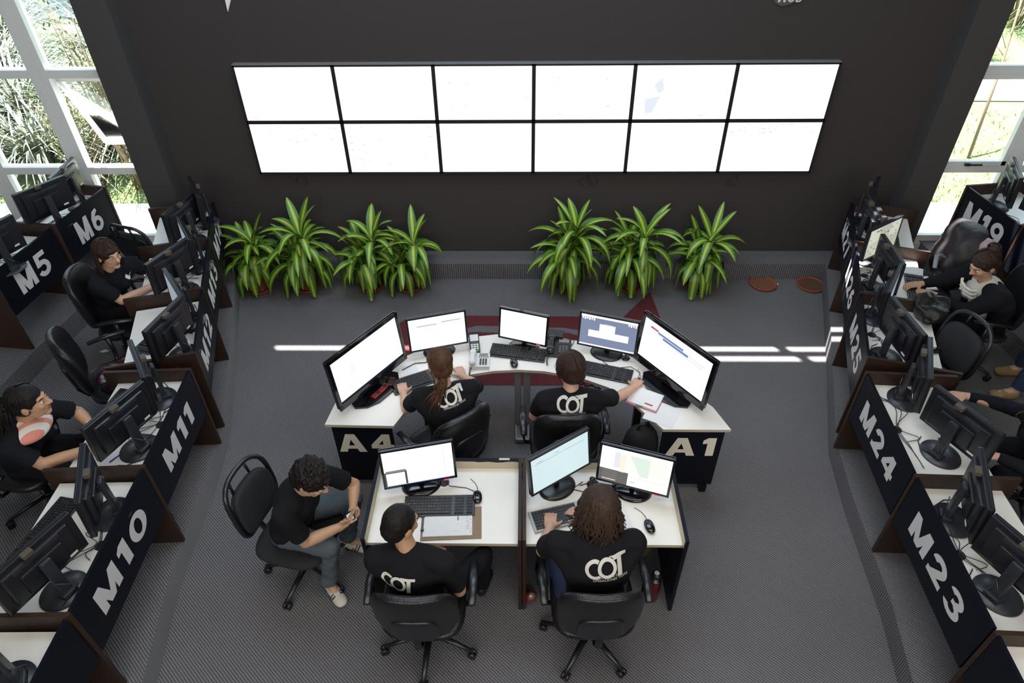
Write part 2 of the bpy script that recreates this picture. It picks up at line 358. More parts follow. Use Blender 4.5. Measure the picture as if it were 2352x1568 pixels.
# red emblem inlaid in the carpet: a ring-bodied fish with a pointed fin
mb = MB()
outer = [(-1.36, -1.5), (-1.38, -1.25), (-1.35, -1.07), (-1.27, -0.96), (-1.12, -0.925), (-0.9, -0.92), (0.92, -0.94), (1.25, -0.50), (1.29, -0.95), (1.24, -1.15), (1.12, -1.45), (1.02, -1.95), (-0.55, -1.95), (-1.25, -1.8)]
mb.prism(outer, 0.0, 0.003)
mb2 = MB()
inset_pts = [(-0.95, -1.32), (-0.8, -1.18), (-0.55, -1.09), (0.3, -1.12), (0.62, -1.2), (0.75, -1.3), (0.6, -1.3), (0.35, -1.2), (-0.35, -1.2), (-0.6, -1.19), (-0.8, -1.28), (-0.9, -1.4)]
mb2.prism(inset_pts, 0.003, 0.0045)
emb = mb.build('carpet_emblem', M_CARPET_RED, floor); tag(emb, 'dark red emblem inlaid in the grey carpet')
o = mb2.build('carpet_emblem_inset', M_CARPET, floor)

EDGE_L = [(-3.22, 0.2), (-3.20, -0.25), (-3.06, -0.75), (-2.83, -1.55), (-2.56, -2.5), (-2.47, -3.1), (-2.44, -3.7), (-2.40, -4.1), (-2.33, -4.5), (-2.22, -5.2), (-2.1, -6.2), (-1.9, -9.5)]
EDGE_R = [(3.16, 0.2), (3.13, -0.25), (3.0, -0.7), (2.68, -1.78), (2.37, -2.75), (2.30, -3.3), (2.27, -3.72), (2.24, -4.15), (2.17, -4.6), (2.08, -5.3), (1.95, -6.2), (1.7, -9.5)]
H1, H2 = 0.195, 0.39
M_RISER_LIT = mat('riser_carpet_lit', (0.24, 0.24, 0.245), 0.95, spec=.1, noise_amt=.35, nscale=260)  # ribless riser carpet; light falling on the left step is painted into its colour
structure('floor_platform_left', MB().prism(EDGE_L + [(-7, -9.5), (-7, 0.2)], 0, H1, 0, None, 1), [M_CARPET_SIDE, M_RISER_LIT])
structure('floor_platform_right', MB().prism(EDGE_R + [(7, -9.5), (7, 0.2)], 0, H1), M_CARPET_SIDE)
structure('floor_ledge_back', MB().prism([(-3.24, -0.26), (3.18, -0.26), (3.18, 0.2), (-3.24, 0.2)], 0, H1-0.002), M_CARPET_SIDE)
E2L = [(-4.12, 0.2), (-4.27, -1.1), (-4.38, -1.9), (-4.45, -3), (-4.45, -9.5)]
E2R = [(4.08, 0.2), (4.21, -1.38), (4.33, -2.2), (4.42, -3), (4.42, -9.5)]
structure('floor_upper_left', MB().prism(E2L + [(-7, -9.5), (-7, 0.2)], H1, H2), M_CARPET_SIDE)
structure('floor_upper_right', MB().prism(E2R + [(7, -9.5), (7, 0.2)], H1, H2), M_CARPET_SIDE)

# back wall with a slot window high up; columns; glazed bays either side
ZR = 5.6
mb = MB(); XW = 3.70
mb.box((0, 0.1, 2.0), (2*XW+0.5, 0.2, 4.0))
mb.box((0, 0.01, 4.35), (2*XW+0.5, 0.02, 0.70))
mb.box((0, 0.01, 5.05), (2*XW+0.5, 0.02, 0.24))
mb.box((-1.72, 0.01, 5.285), (4.46, 0.02, 0.23))
mb.box((1.32, 0.01, 4.81), (0.10, 0.02, 0.26)); mb.box((1.38, 0.01, 5.28), (0.10, 0.02, 0.24))
mb.box((0, 0.01, 5.5), (2*XW+0.5, 0.02, 0.2))
structure('wall_back', mb, M_WALL)
structure('trim_1', MB().box((-3.79, -0.03, 2.8), (0.31, 0.34, 5.6)), M_COLUMN)
structure('trim_2', MB().box((3.85, -0.03, 2.8), (0.29, 0.34, 5.6)), M_COLUMN)
structure('wall_left', MB().box((-7.1, -4.65, 2.8), (0.2, 9.7, 5.6)), M_PLAIN)
structure('wall_right', MB().box((7.1, -4.65, 2.8), (0.2, 9.7, 5.6)), M_PLAIN)
structure('wall_rear', MB().box((0, -9.6, 2.8), (14.4, 0.2, 5.6)), M_PLAIN)
mb = MB(); mb.box((0, -4.84, 5.61), (14.4, 9.72, 0.02)); structure('ceiling', mb, M_CEIL)
structure('wall_above_windows_left', MB().box((-5.4, 0.06, 4.5), (3.0, 0.2, 2.2)), M_WALL)
structure('wall_above_windows_right', MB().box((5.4, 0.06, 4.5), (3.0, 0.2, 2.2)), M_WALL)

def window(n, x0, x1, sash=False, handle=False):
    zs = [0.42, 1.205, 2.16, 3.4]
    mb = MB(); y = -0.06; t = 0.075
    for x in (x0, x1): mb.box((x, y, 1.9), (0.085, 0.10, 3.05), bev=0.004)
    for z in zs: mb.box(((x0+x1)/2, y, z), (x1-x0-0.085, 0.10, t), bev=0.004)
    o = mb.build('window_%d' % n, M_ALU); o['kind'] = 'structure'
    g = MB()
    for a, b in ((0, 1), (1, 2), (2, 3)):
        if sash and a == 1: continue
        g.box(((x0+x1)/2, y, (zs[a]+zs[b])/2), (x1-x0-0.08, 0.006, zs[b]-zs[a]-0.07))
    g.build('glass_pane', M_GLASS, o)
    if sash:
        M = Matrix.Translation((0, y+0.03, 2.12)) @ Matrix.Rotation(R(24), 4, 'X')
        f = MB(); h = 0.86
        for x in (x0+0.07, x1-0.07): f.box((x, 0, -h/2), (0.05, 0.04, h), M=M)
        for z in (-0.02, -h): f.box(((x0+x1)/2, 0, z), (x1-x0-0.1, 0.04, 0.055), M=M)
        f.build('opening_sash', M_ALU, o)
        g = MB().box(((x0+x1)/2, 0, -h/2), (x1-x0-0.2, 0.006, h-0.08), M=M); g.build('glass_pane', M_GLASS, o)
    if handle:
        f = MB()
        z0, z1 = zs[1]+0.04, zs[2]-0.04
        for x in (x0+0.065, x1-0.065): f.box((x, y-0.03, (z0+z1)/2), (0.045, 0.05, z1-z0))
        for z in (z0+0.02, z1-0.02): f.box(((x0+x1)/2, y-0.03, z), (x1-x0-0.09, 0.05, 0.045))
        f.build('opening_sash', M_ALU, o)
        hd = MB(); hx = (x0+x1)/2-0.02
        hd.box((hx-0.05, y-0.07, z0+0.02), (0.05, 0.03, 0.03), bev=0.006); hd.box((hx+0.02, y-0.085, z0+0.022), (0.13, 0.016, 0.018), bev=0.004)
        hd.build('window_handle', M_PLASTIC, o)
    return o
window(1, -4.52, -3.92, sash=True); window(2, -5.38, -4.605); window(3, -6.9, -5.465)
window(4, 3.96, 4.66, handle=True); window(5, 4.745, 5.5); window(6, 5.585, 6.9)
# low plinth under the windows
structure('baseboard_left', MB().box((-5.4, -0.06, 0.28), (3.1, 0.16, 0.2)), M_ALU)
structure('baseboard_right', MB().box((5.4, -0.06, 0.28), (3.0, 0.16, 0.2)), M_ALU)

# ------------------------------------------------------------------ outside
g = MB().poly([(-40, 1.35, 0.02), (40, 1.35, 0.02), (40, 45, 0.02), (-40, 45, 0.02)]).build('lawn', M_LAWN); g['kind'] = 'structure'
g = MB().box((0, 0.78, -0.05), (40, 1.16, 0.2)).build('terrace', M_CONC); g['kind'] = 'structure'
g = MB().prism([(5, 4.9), (16, 4.6), (16, 6.0), (5, 6.3)], 0.03, 0.05).build('garden_path', M_CONC); g['kind'] = 'structure'
g = MB().box((-13.2, 10.4, 0.9), (7.0, 0.3, 1.8)).build('garden_wall', M_POOLBLUE); g['kind'] = 'structure'
def blade(mb, base, dirn, L, w, droop, mi=0, n=6):
    d = V((math.cos(dirn), math.sin(dirn), 0)); s = V((-d.y, d.x, 0)); pts = []
    for k in range(n+1):
        t = k/n; p = base + d*(L*t*(0.25+0.75*t*droop)) + V((0, 0, 1))*(L*(t - droop*0.85*t*t))
        ww = w*(1-t)**0.6; pts += [p - s*ww/2, p + s*ww/2]
    mb._new(pts, [(2*k, 2*k+1, 2*k+3, 2*k+2) for k in range(n)], mi, None, True)
def clump(x, y, L, num, w, m, name, label, droop=(0.5, 1.15), spread=0.25):
    mb = MB()
    for i in range(num):
        a = rnd.uniform(0, 6.283); r = spread*math.sqrt(rnd.random())
        blade(mb, V((x+r*math.cos(a), y+r*math.sin(a), 0.02)), a+rnd.uniform(-.5, .5), L*rnd.uniform(.6, 1.1), w*rnd.uniform(.7, 1.3), rnd.uniform(*droop))
    o = mb.build(name, m, org=(x, y, 0.02)); return o
for i, (x, y, L) in enumerate([(-6.9, 2.5, 1.9), (-5.8, 3.2, 1.9), (-7.9, 3.9, 2.2), (-6.3, 4.8, 2.2), (-9.2, 5.4, 2.4), (-7.6, 6.4, 2.4), (-10.3, 7.4, 2.4), (-5.6, 6.3, 2.0), (-8.9, 2.9, 2.0)]):
    o = clump(x, y, L, 330, 0.035, M_PAMPAS, 'ornamental_grass', '')
    tag(o, ['big arching grass clump low in the middle left window pane', 'arching grass clump behind the open window sash', 'tall grass clump behind the lower clumps, left panes', 'arching pale grass clump high behind the open sash', 'pale grass clump in the upper far left pane', 'sunlit grass clump in the upper left pane beside the mullion', 'farthest grass clump before the pale blue wall', 'small grass clump behind the column edge, upper pane', 'grass clump at the far left edge of the left windows'][i], 'ornamental grass', 'arching grass clumps outside the left windows')
def shrub(x, y, h, label, nst=26, nl=900, tw=M_TWIG, lf=M_BUSH, rad=0.5, group=None):
    root = thing('shrub', (x, y, 0.02), 0, label, 'shrub', group)
    mb = MB(); lm = MB()
    for i in range(nst):
        a = rnd.uniform(0, 6.283); r = rnd.uniform(0, .22); top = V((rad*rnd.uniform(.2, 1)*math.cos(a), rad*rnd.uniform(.2, 1)*math.sin(a), h*rnd.uniform(.6, 1)))
        b = V((r*math.cos(a), r*math.sin(a), 0)); mid = (b+top)/2 + V((rnd.uniform(-.08, .08), rnd.uniform(-.08, .08), 0))
        mb.tube([b, mid, top], [.012, .009, .003], 5)
        for k in range(nl//nst):
            t = rnd.uniform(.35, 1); p = b.lerp(top, t) + V((rnd.gauss(0, .10), rnd.gauss(0, .10), rnd.gauss(0, .08)))
            p.z = max(p.z, 0.03)
            u = V((rnd.gauss(0, 1), rnd.gauss(0, 1), rnd.gauss(0, 1))).normalized()*0.03; w = u.orthogonal().normalized()*0.012
            lm._new([p-u, p+w, p+u, p-w], [(0, 1, 2, 3)])
    mb.build('stem', tw, root); lm.build('foliage', lf, root)
    return root
for i, (x, y, h) in enumerate([(-5.15, 1.9, 2.5), (-4.7, 2.5, 2.6), (-5.9, 2.0, 1.4), (-5.4, 3.9, 3.0)]):
    shrub(x, y, h, ['twiggy shrub just behind the lowest pane beside the left column', 'tall twiggy shrub rising behind the open sash', 'low twiggy shrub behind the lower left mullion', 'tall airy shrub at the top of the left window'][i], group='twiggy shrubs outside the left windows')
for i, (x, y, h, r_) in enumerate([(10.2, 9.0, 2.6, 1.2), (12.5, 10.5, 3.0, 1.4), (8.2, 10.6, 2.6, 1.3)]):
    shrub(x, y, h, ['leafy bush at the top of the right window', 'leafy bush at the far right beyond the path', 'leafy bush behind the column edge, top of right window'][i], 40, 2600, rad=r_, group='bushes beyond the garden path')
o = clump(8.3, 7.2, 1.1, 260, 0.02, M_BLADE, 'ornamental_grass', '', droop=(0.2, 0.8)); tag(o, 'feathery grass tuft beyond the path, upper right window', 'ornamental grass')
root = thing('young_tree', (6.15, 2.7, 0.02), 0, 'thin bare young tree trunk outside the right window', 'tree')
MB().tube([(0, 0, 0), (0.25, 0.5, 1.0), (0.5, 1.1, 2.0), (0.8, 1.7, 3.2)], [.022, .018, .014, .006], 7).build('trunk', M_TWIG, root)
b_ = MB(); 
for i in range(14):
    t = rnd.uniform(.3, 1); p = V((0.8*t, 1.7*t, 3.2*t)); q = p + V((rnd.uniform(-.35, .35), rnd.uniform(-.35, .35), rnd.uniform(.1, .5))); b_.tube([p, (p+q)/2+V((0, 0, .05)), q], [.006, .004, .002], 4)
b_.build('branch', M_TWIG, root)
mb = MB()
for i in range(9000):
    x = rnd.choice((-1, 1))*rnd.uniform(3.6, 9.5); y = 1.38 + 5.0*rnd.random()**1.5
    if x > 4.6 and 4.5 < y < 6.4: continue
    blade(mb, V((x, y, 0.02)), rnd.uniform(0, 6.28), rnd.uniform(.05, .14), .012, rnd.uniform(.3, 1), n=2)
tag(mb.build('lawn_grass', M_BLADE), 'short sunlit green grass of the lawn outside', 'grass', kind='stuff')

# ------------------------------------------------------------------ video wall
vw_label = []
cols = ['leftmost', 'second', 'third', 'fourth', 'fifth', 'rightmost']
VX, VZ0, VZ1 = 2.77, 1.143, 2.216
mw, mh = 2*VX/6, (VZ1-VZ0)/2
M_VB = mat('display_bezel', (0.018, 0.018, 0.022), 0.4)
M_VT = mat('display_top_grey', (0.22, 0.22, 0.22), 0.6)
UIB = ui('pale_blue', (0.80, 0.88, 1.0), 0.97); UIB2 = ui('pale_grey_blue', (0.84, 0.89, 0.98), 0.97); UILINE = ui('line', (0.45, 0.5, 0.6), 0.9)
for r_ in range(2):
    for c in range(6):
        cx = -VX + mw*(c+.5); cz = VZ1 - mh*(r_+.5)
        root = thing('video_wall_display', (cx, 0, cz), 0, 'bright white wall display, %s of the %s row' % (cols[c], ['upper', 'lower'][r_]), 'display', 'video wall displays on the dark wall')
        b = MB(); b.box((0, -0.025, 0), (mw-.003, .05, mh-.003)); 
        bz = 0.017
        for sx in (-1, 1): b.box((sx*(mw/2-bz/2-.001), -.053, 0), (bz, .008, mh-.004))
        for sz in (-1, 1): b.box((0, -.053, sz*(mh/2-bz/2-.001)), (mw-.004, .008, bz))
        if r_ == 0: b.box((0, -.028, mh/2+.004), (mw-.002, .058, .008), 1)
        b.build('frame', [M_VB, M_VT], root)
        s = MB(); w, h = mw-.036, mh-.036
        s.poly([(-w/2, -.0515, -h/2), (w/2, -.0515, -h/2), (w/2, -.0515, h/2), (-w/2, -.0515, h/2)])
        rr = random.Random(c*7+r_)
        def q(x0, z0, x1, z1, mi, s=s, w=w, h=h): s.poly([(x0*w/2, -.0522, z0*h/2), (x1*w/2, -.0522, z0*h/2), (x1*w/2, -.0522, z1*h/2), (x0*w/2, -.0522, z1*h/2)], mi)
        if (r_, c) in ((0, 4), (1, 0), (1, 1), (0, 2), (0, 3), (1, 5)):
            for k in range({(0, 4): 12, (1, 0): 42, (1, 1): 34, (0, 2): 10, (0, 3): 12, (1, 5): 44}[(r_, c)]):
                x = rr.uniform(-.95, .9); z = rr.uniform(-.9, .9)
                if (r_, c) == (1, 1): x = rr.uniform(-.98, -.55) if k % 3 else x; 
                if (r_, c) == (1, 5): z = rr.uniform(.5, .95)
                if (r_, c) == (1, 0): z = rr.uniform(.2, .95)
                q(x, z, min(.97, x+rr.uniform(.02, .09)), min(.97, z+rr.uniform(.01, .07)), 1)
        if (r_, c) == (0, 4):
            for pts in ([(-.75, -.8), (-.6, -.75), (-.45, -.1), (-.78, -.25)], [(-.62, .3), (-.45, .55), (-.4, .1), (-.5, -.05)]):
                s.poly([(x*w/2, -.0522, z*h/2) for x, z in pts], 2)
            q(.35, -.86, .72, -.84, 2); q(.4, -.9, .5, -.86, 2)
        if (r_, c) in ((0, 0), (1, 1), (0, 5)):
            x0, z0 = {(0, 0): (-.86, -.9), (1, 1): (.78, .86), (0, 5): (.88, .86)}[(r_, c)]
            for (a, b2, c2, d2) in ((0, 0, .12, .015), (0, .08, .12, .095), (0, 0, .008, .095), (.112, 0, .12, .095)): q(x0+a*.9, z0+b2, x0+c2*.9, z0+d2, 3)
        s.build('screen', [M_SCREENVW, UIB, UIB2, UILINE], root)
for k, (x, z) in enumerate([(-2.36, 1.13), (0.55, 1.13), (0.62, 1.13), (2.05, 1.13)]):
    pts = [(x+0.07*math.sin(t*6.283)*(0.3+t), -0.02-.01*t, z-0.13*math.sin(t*3.1416)-(0.03 if k % 2 else 0)*t) for t in [i/12 for i in range(13)]]
    tag(MB().tube([V(p)-V(pts[0])+V((x, -0.012, z)) for p in pts], .0025, 5).build('loose_cable', M_PLASTIC2), ['thin cable loop hanging below the leftmost lower display', 'thin curled cable below the fourth lower display', 'second thin cable dangling below the fourth lower display', 'thin cable hanging below the rightmost lower displays'][k], 'cable', 'cables hanging under the video wall')
# marks at the top of the wall
mb = MB(); mb.prism([(-2.691, 2.66), (-2.38, 3.24), (-2.675, 3.24)], 0, .02, M=Matrix.Rotation(R(90), 4, 'X'))
tag(mb.build('wall_emblem', mat('cream_board', (0.95, 0.92, 0.84), .6)), 'pointed cream-white emblem tip high on the dark wall, left', 'emblem')
mb = MB(); prof = [(2.04, 2.74), (2.07, 2.70), (2.13, 2.675), (2.20, 2.69), (2.27, 2.73), (2.33, 2.82), (2.33, 2.95), (1.98, 2.95), (1.99, 2.82)]
mb.prism(prof, 0, .015, M=Matrix.Rotation(R(90), 4, 'X'))
put_text(mb, 'WGB', (2.09, -.016, 2.708), (1, 0, 0), (0, 0, 1), .20, .07, .03, 1)
tag(mb.build('wall_sign', [mat('grey_sign', (0.09, 0.08, 0.08), .6), M_PRINT]), 'grey rounded wall sign with white letters cut by the top edge', 'sign')

# ------------------------------------------------------------------ plants
def plant(x, y, H, sp, lean, label, nl, seed):
    rr = random.Random(seed)
    root = thing('potted_dracaena', (x, y, 0), 0, label, 'potted plant', 'striped dracaenas in terracotta pots')
    MB().lathe([(.085, 0), (.115, .0), (.122, .028), (.112, .028), (.106, .012), (.05, .012)], 28).build('saucer', M_TERRA, root)
    MB().lathe([(.078, .013), (.082, .02), (.108, .185), (.118, .187), (.118, .215), (.104, .215), (.10, .19), (.04, .188)], 28).build('pot', M_TERRA, root)
    MB().lathe([(.001, .186), (.10, .188), (.1005, .19)], 20).build('soil', M_SOIL, root)
    st = MB(); lf = MB(); uvs = []
    heads = []
    for k in range(3):
        a = k*2.1+rr.uniform(-.3, .3); r0 = .04; r1 = .09*rr.uniform(.5, 1.2); hh = H*[.70, .52, .42][k]
        b = V((r0*math.cos(a), r0*math.sin(a), .17)); t = V((r1*math.cos(a), r1*math.sin(a), hh))
        st.tube([b, (b+t)/2+V((.01, 0, 0)), t, t+V((0, 0, .06))], [.013, .012, .010, .005], 8); heads.append((t, b))
    st.build('stem', M_STEM, root)
    for i in range(nl):
        t, b = heads[i % 3]; f = (i//3)/(nl/3)
        p = t.lerp(b, .55*f) + V((0, 0, .05*(1-f)))
        az = i*2.399+rr.uniform(-.35, .35); el = R(70 - 60*f + rr.uniform(-10, 10))
        L = sp*rr.uniform(1.1, 1.5)*(0.8+0.4*math.sin(f*3.0)); w = rr.uniform(.060, .084)
        d = V((math.cos(az), math.sin(az), 0)); sd_ = V((-d.y, d.x, 0)); n = 9; pos = V(p); ang = el; vs = []
        bend = R(rr.uniform(18, 28)) * (0.35+0.85*f) if f > .12 else R(rr.uniform(2, 7))
        for k in range(n+1):
            u = k/n; ww = w*(0.35+1.1*math.sin(math.pi*min(1, u*.93+.07)))*.8 if u < .98 else .002
            roll = sd_*ww*.5; cup = V((0, 0, 1))*ww*.16
            vs.append((pos-roll+cup, pos+V((0, 0, 0)), pos+roll+cup))
            pos = pos + (d*math.cos(ang)+V((0, 0, 1))*math.sin(ang))*(L/n); ang -= bend*(1 if u < .75 else .5)
            ang = max(ang, R(-84))
            if pos.z < .03: pos.z = .03
            if pos.y > -y-.055: pos.y = -y-.055
        bv = [[lf.b.verts.new(q) for q in tr] for tr in vs]; uvl = lf.b.loops.layers.uv.verify()
        for k in range(n):
            for h in range(2):
                fc = lf.b.faces.new((bv[k][h], bv[k][h+1], bv[k+1][h+1], bv[k+1][h])); fc.smooth = True
                us = [(h/2, k/n), ((h+1)/2, k/n), ((h+1)/2, (k+1)/n), (h/2, (k+1)/n)]
                for lp, uu in zip(fc.loops, us): lp[uvl].uv = uu
    lf.b.faces.ensure_lookup_table()
    lf.build('foliage', M_LEAF, root)
for i, (x, y, H, sp, nl) in enumerate([(-2.93, -.46, .78, .30, 54), (-2.41, -.43, .86, .34, 72), (-1.73, -.43, .80, .32, 60), (-1.31, -.42, .70, .32, 54), (.39, -.42, .95, .33, 84), (1.04, -.42, .86, .33, 72), (1.75, -.42, .80, .33, 50)]):
    plant(x, y, H, sp, 0, ['striped dracaena in terracotta pot, leftmost by the left desks', 'bushy striped dracaena second from the left desks', 'striped dracaena third from the left with a half hidden pot', 'striped dracaena fourth from the left, rightmost of the left group', 'tallest striped dracaena, left one of the right group', 'striped dracaena in the middle of the right group', 'sparse striped dracaena with one raised leaf, rightmost of all'][i], nl, i+3)
for i, (x, y) in enumerate([(2.47, -.37), (2.97, -.39)]):
    root = thing('plant_saucer', (x, y, 0), 0, ['empty terracotta saucer with dry soil, nearer the plants', 'empty terracotta saucer with dry soil in the platform corner'][i], 'saucer', 'empty saucers on the floor')
    MB().lathe([(.10, 0), (.13, 0), (.145, .03), (.133, .03), (.122, .012), (.05, .011)], 30).build('dish', M_TERRA, root)
    mb = MB(); mb.lathe([(.001, .020), (.126, .020), (.126, .0205)], 24)
    for k in range(90):
        a = rnd.uniform(0, 6.28); r_ = .118*math.sqrt(rnd.random()); mb.ell((r_*math.cos(a), r_*math.sin(a), .0215), (.005, .005, .004), n=6, m=4)
    mb.build('dry_soil', mat('reddish_brown_soil', (.13, .06, .03), 1, noise_amt=.6, nscale=80) if i else mat('reddish_soil', (.20, .085, .04), 1, noise_amt=.5, nscale=80), root)
tag(MB().box((0, 0, .008), (.03, .022, .014), bev=.005).build('paper_scrap', M_PAPER, org=(0, 0, 0)), 'small white scrap on the floor between the two saucers', 'scrap').location = (2.62, -.37, 0.001)
mb = MB(); mb._new([(-.04, -.01, 0), (0, -.02, .004), (.05, .0, .002), (.01, .02, .006)], [(0, 1, 2, 3)]); mb._new([(-.04, -.01, -.001), (0, -.02, -.001), (.05, 0, -.001), (.01, .02, -.001)], [(3, 2, 1, 0)])
tag(mb.build('paper_scrap', M_PAPER), 'white leaf-shaped paper scrap on the left platform carpet', 'scrap').location = (-3.95, -1.72, H1+.002)

# ------------------------------------------------------------------ side workstations
def workstation(A, B, zb, text, label, dA=True, dB=True, depth=0.62, tw=None, th=0.2, tx=None, group=None, foot=True, tall=0.79, sunk=0.105, ph=0.42):
    A = V((A[0], A[1], 0)); B = V((B[0], B[1], 0)); u = (B-A); L = u.length; rz = math.atan2(u.y, u.x)
    root = thing('workstation_desk', (A.x, A.y, zb), rz, label, 'desk', group)
    t = 0.026
    for flag, x in ((dA, t/2), (dB, L-t/2)):
        if flag: MB().box((x, depth/2, tall/2), (t, depth, tall), bev=.002).build('side_panel', M_BROWN, root)
    MB().box((L/2, .013, tall-.008-ph/2), (L-(t*(dA+dB)), .018, ph)).build('front_panel', M_BLACKLAM, root)
    if text:
        mb = MB(); w = tw or .66*L; x0 = (L-w)/2 if tx is None else tx
        put_text(mb, text, (x0, .004, tall-.008-ph/2-th/2), (1, 0, 0), (0, 0, 1), w, th, .05, 0, .001)
        mb.build('lettering', M_LETTER, root)
    zt = tall-sunk; d0, d1 = .024, depth-.075
    mb = MB(); mb.prism([(t+.001, d0), (L-t-.001, d0), (L-t-.001, d1), (t+.001, d1)], zt-.022, zt, 0, None, 1); top = mb.build('desktop', [M_WHITE, M_EDGE], root)
    MB().cyl((L/2, .09, zt), (L/2, .09, zt+.004), .032, n=24).build('cable_grommet', M_BLACKHOLE, root)
    return root
LD = 'black and brown desk labelled %s %s'
workstation((-2.37, -5.66), (-2.388, -4.70), H1, None, 'brown and black desk cut by the bottom left corner', dB=False, group='side desks')
workstation((-2.388, -4.70), (-2.42, -3.735), H1, 'M10', LD % ('M10', 'at the lower left'), dB=False, group='side desks', tw=.62, th=.185)
workstation((-2.42, -3.735), (-2.475, -2.817), H1, 'M11', LD % ('M11', 'in the left row'), group='side desks', tw=.50, th=.18)
workstation((-2.507, -2.657), (-2.752, -1.832), H1, 'M12', LD % ('M12', 'in the left row'), dB=False, group='side desks', tw=.58, th=.185)
workstation((-2.752, -1.832), (-2.985, -1.04), H1, 'M13', LD % ('M13', 'in the left row'), dB=False, group='side desks', tw=.58, th=.185)
workstation((-2.985, -1.04), (-3.20, -.30), H1, 'M14', LD % ('M14', 'at the far end of the left row'), group='side desks', tw=.54, th=.185)
workstation((-4.40, -1.93), (-4.312, -1.14), H2, 'M5', LD % ('M5', 'by the left edge'), group='side desks', dB=False, tw=.40, th=.22, depth=.66, tall=.78)
workstation((-4.305, -1.13), (-4.20, -.36), H2, 'M6', LD % ('M6', 'beside the left windows'), group='side desks', tw=.36, th=.22, depth=.66, tall=.78)
workstation((3.12, -.33), (2.89, -1.07), H1, 'M27', LD % ('M27', 'at the far end of the right row'), group='side desks', dB=False, tw=.54, th=.185)
workstation((2.89, -1.07), (2.642, -1.86), H1, 'M26', LD % ('M26', 'in the right row'), group='side desks', dB=False, tw=.58, th=.185)
workstation((2.642, -1.86), (2.393, -2.686), H1, 'M25', LD % ('M25', 'in the right row'), group='side desks', tw=.60, th=.185)
workstation((2.323, -2.826), (2.265, -3.745), H1, 'M24', LD % ('M24', 'in the right row'), group='side desks', dB=False, tw=.60, th=.18)
workstation((2.265, -3.745), (2.235, -4.72), H1, 'M23', LD % ('M23', 'at the lower right'), group='side desks', dB=False, tw=.62, th=.18)
workstation((2.235, -4.72), (2.20, -5.68), H1, None, 'brown and black desk cut by the bottom right corner', group='side desks')
workstation((4.15, -.37), (4.25, -1.13), H2, 'M19', LD % ('M19', 'beside the right windows'), group='side desks', dB=False, tw=.52, th=.22, depth=.66, tall=.78)
workstation((4.252, -1.135), (4.34, -1.93), H2, None, 'dark desk behind the woman in white, right edge', group='side desks', depth=.66, tall=.78)

# ------------------------------------------------------------------ monitors
def monitor(cx, cy, zdesk, rz, kind, label, group, top=.41, tilt=4, w=.465, h=.30, screen=None, ui_fn=None, name='monitor', back_box=True, cable=None):
    root = thing(name, (cx, cy, zdesk), R(rz), label, 'monitor', group)
    zc = top - h/2; M = Matrix.Translation((0, 0, zc)) @ Matrix.Rotation(-R(tilt), 4, 'X')
    body = MB(); bz = .016 if kind != 'tv' else .03
    fm = M_PLASTIC if kind in ('side', 'matte') else M_GLOSS
    body.box((0, .016, 0), (w, .026, h), 0, M, bev=.006)
    for sx in (-1, 1): body.box((sx*(w/2-bz/2), -.001, 0), (bz, .012, h), 0, M, bev=.003)
    for sz in (-1, 1): body.box((0, -.001, sz*(h/2-bz/2)), (w, .012, bz if (sz > 0 or kind != 'tv') else bz*1.8), 0, M, bev=.003)
    if kind == 'side':
        body.box((0, .034, .0), (w*.80, .028, h*.78), 0, M, bev=.01)
        body.box((0, .052, -.02), (w*.50, .02, h*.5), 0, M, bev=.008)
        body.box((0, .038, h*.33), (w*.56, .022, .03), 1, M, bev=.006)
    elif kind == 'tv':
        body.box((0, .045, -.02), (w*.62, .05, h*.66), 0, M, bev=.02); body.box((0, .03, 0), (w*.9, .02, h*.86), 0, M, bev=.012)
    else: body.box((0, .034, -.03), (w*.55, .03, h*.5), 0, M, bev=.014)
    body.build('housing', [fm, M_PLASTIC2], root)
    s = MB(); a, b = w/2-bz, h/2-bz; b0 = -b + (bz*.8 if kind == 'tv' else 0)
    def q(x0, z0, x1, z1, mi=0, e=0.0): s._new([(x0, -.0035-e, z0), (x1, -.0035-e, z0), (x1, -.0035-e, z1), (x0, -.0035-e, z1)], [(0, 1, 2, 3)], mi, M)
    q(-a, b0, a, b)
    mats = [screen or M_SCREEN]
    if ui_fn: mats += ui_fn(lambda x0, y0, x1, y1, mi, e=.0006: q(-a+x0*2*a, b0+y0*(b-b0), -a+x1*2*a, b0+y1*(b-b0), mi, e))
    s.build('screen', mats, root)
    if kind == 'side':
        MB().box((0, .085, (top-.10)/2+.006), (.062, .028, top-.10), bev=.01).box((0, .07, top-.15), (.05, .04, .05), bev=.006).build('stand_column', M_PLASTIC2, root)
        MB().lathe([(.118, 0), (.125, .004), (.122, .012), (.03, .018)], 36, c=(0, .045, 0), sy=.92).box((0, .09, .025), (.085, .06, .04), bev=.008).build('stand_base', M_PLASTIC2, root)
        if back_box: MB().box((.03, .05, h/2+.004), (.055, .034, .03), 0, M, bev=.004).build('screen_clip', mat('grey_brown_clip', (0.09, 0.075, 0.055), .5), root)
        MB().box((-w*.3, .0525, -h*.30), (.045, .001, .016), 0, M).build('sticker', M_PAPER, root)
    elif kind == 'tv':
        MB().box((0, .03, .06), (.16, .035, .10), bev=.01).build('stand_neck', M_GLOSS, root)
        MB().prism([(-.23, -.03), (-.17, -.10), (-.08, -.135), (.08, -.135), (.17, -.10), (.23, -.03), (.19, .08), (-.19, .08)], 0, .016).build('stand_base', M_GLOSS, root)
    else:
        MB().cyl((0, .03, .012), (0, .034, top-h+.06), .02, n=16).build('stand_neck', fm, root)
        MB().lathe([(.125, 0), (.128, .005), (.10, .014), (.03, .02)], 40, c=(0, .02, 0), sy=.78).build('stand_base', fm, root)
    if cable:
        MB().tube([V(p) for p in cable], .0035, 6).build('cable', M_PLASTIC, root)
    return root
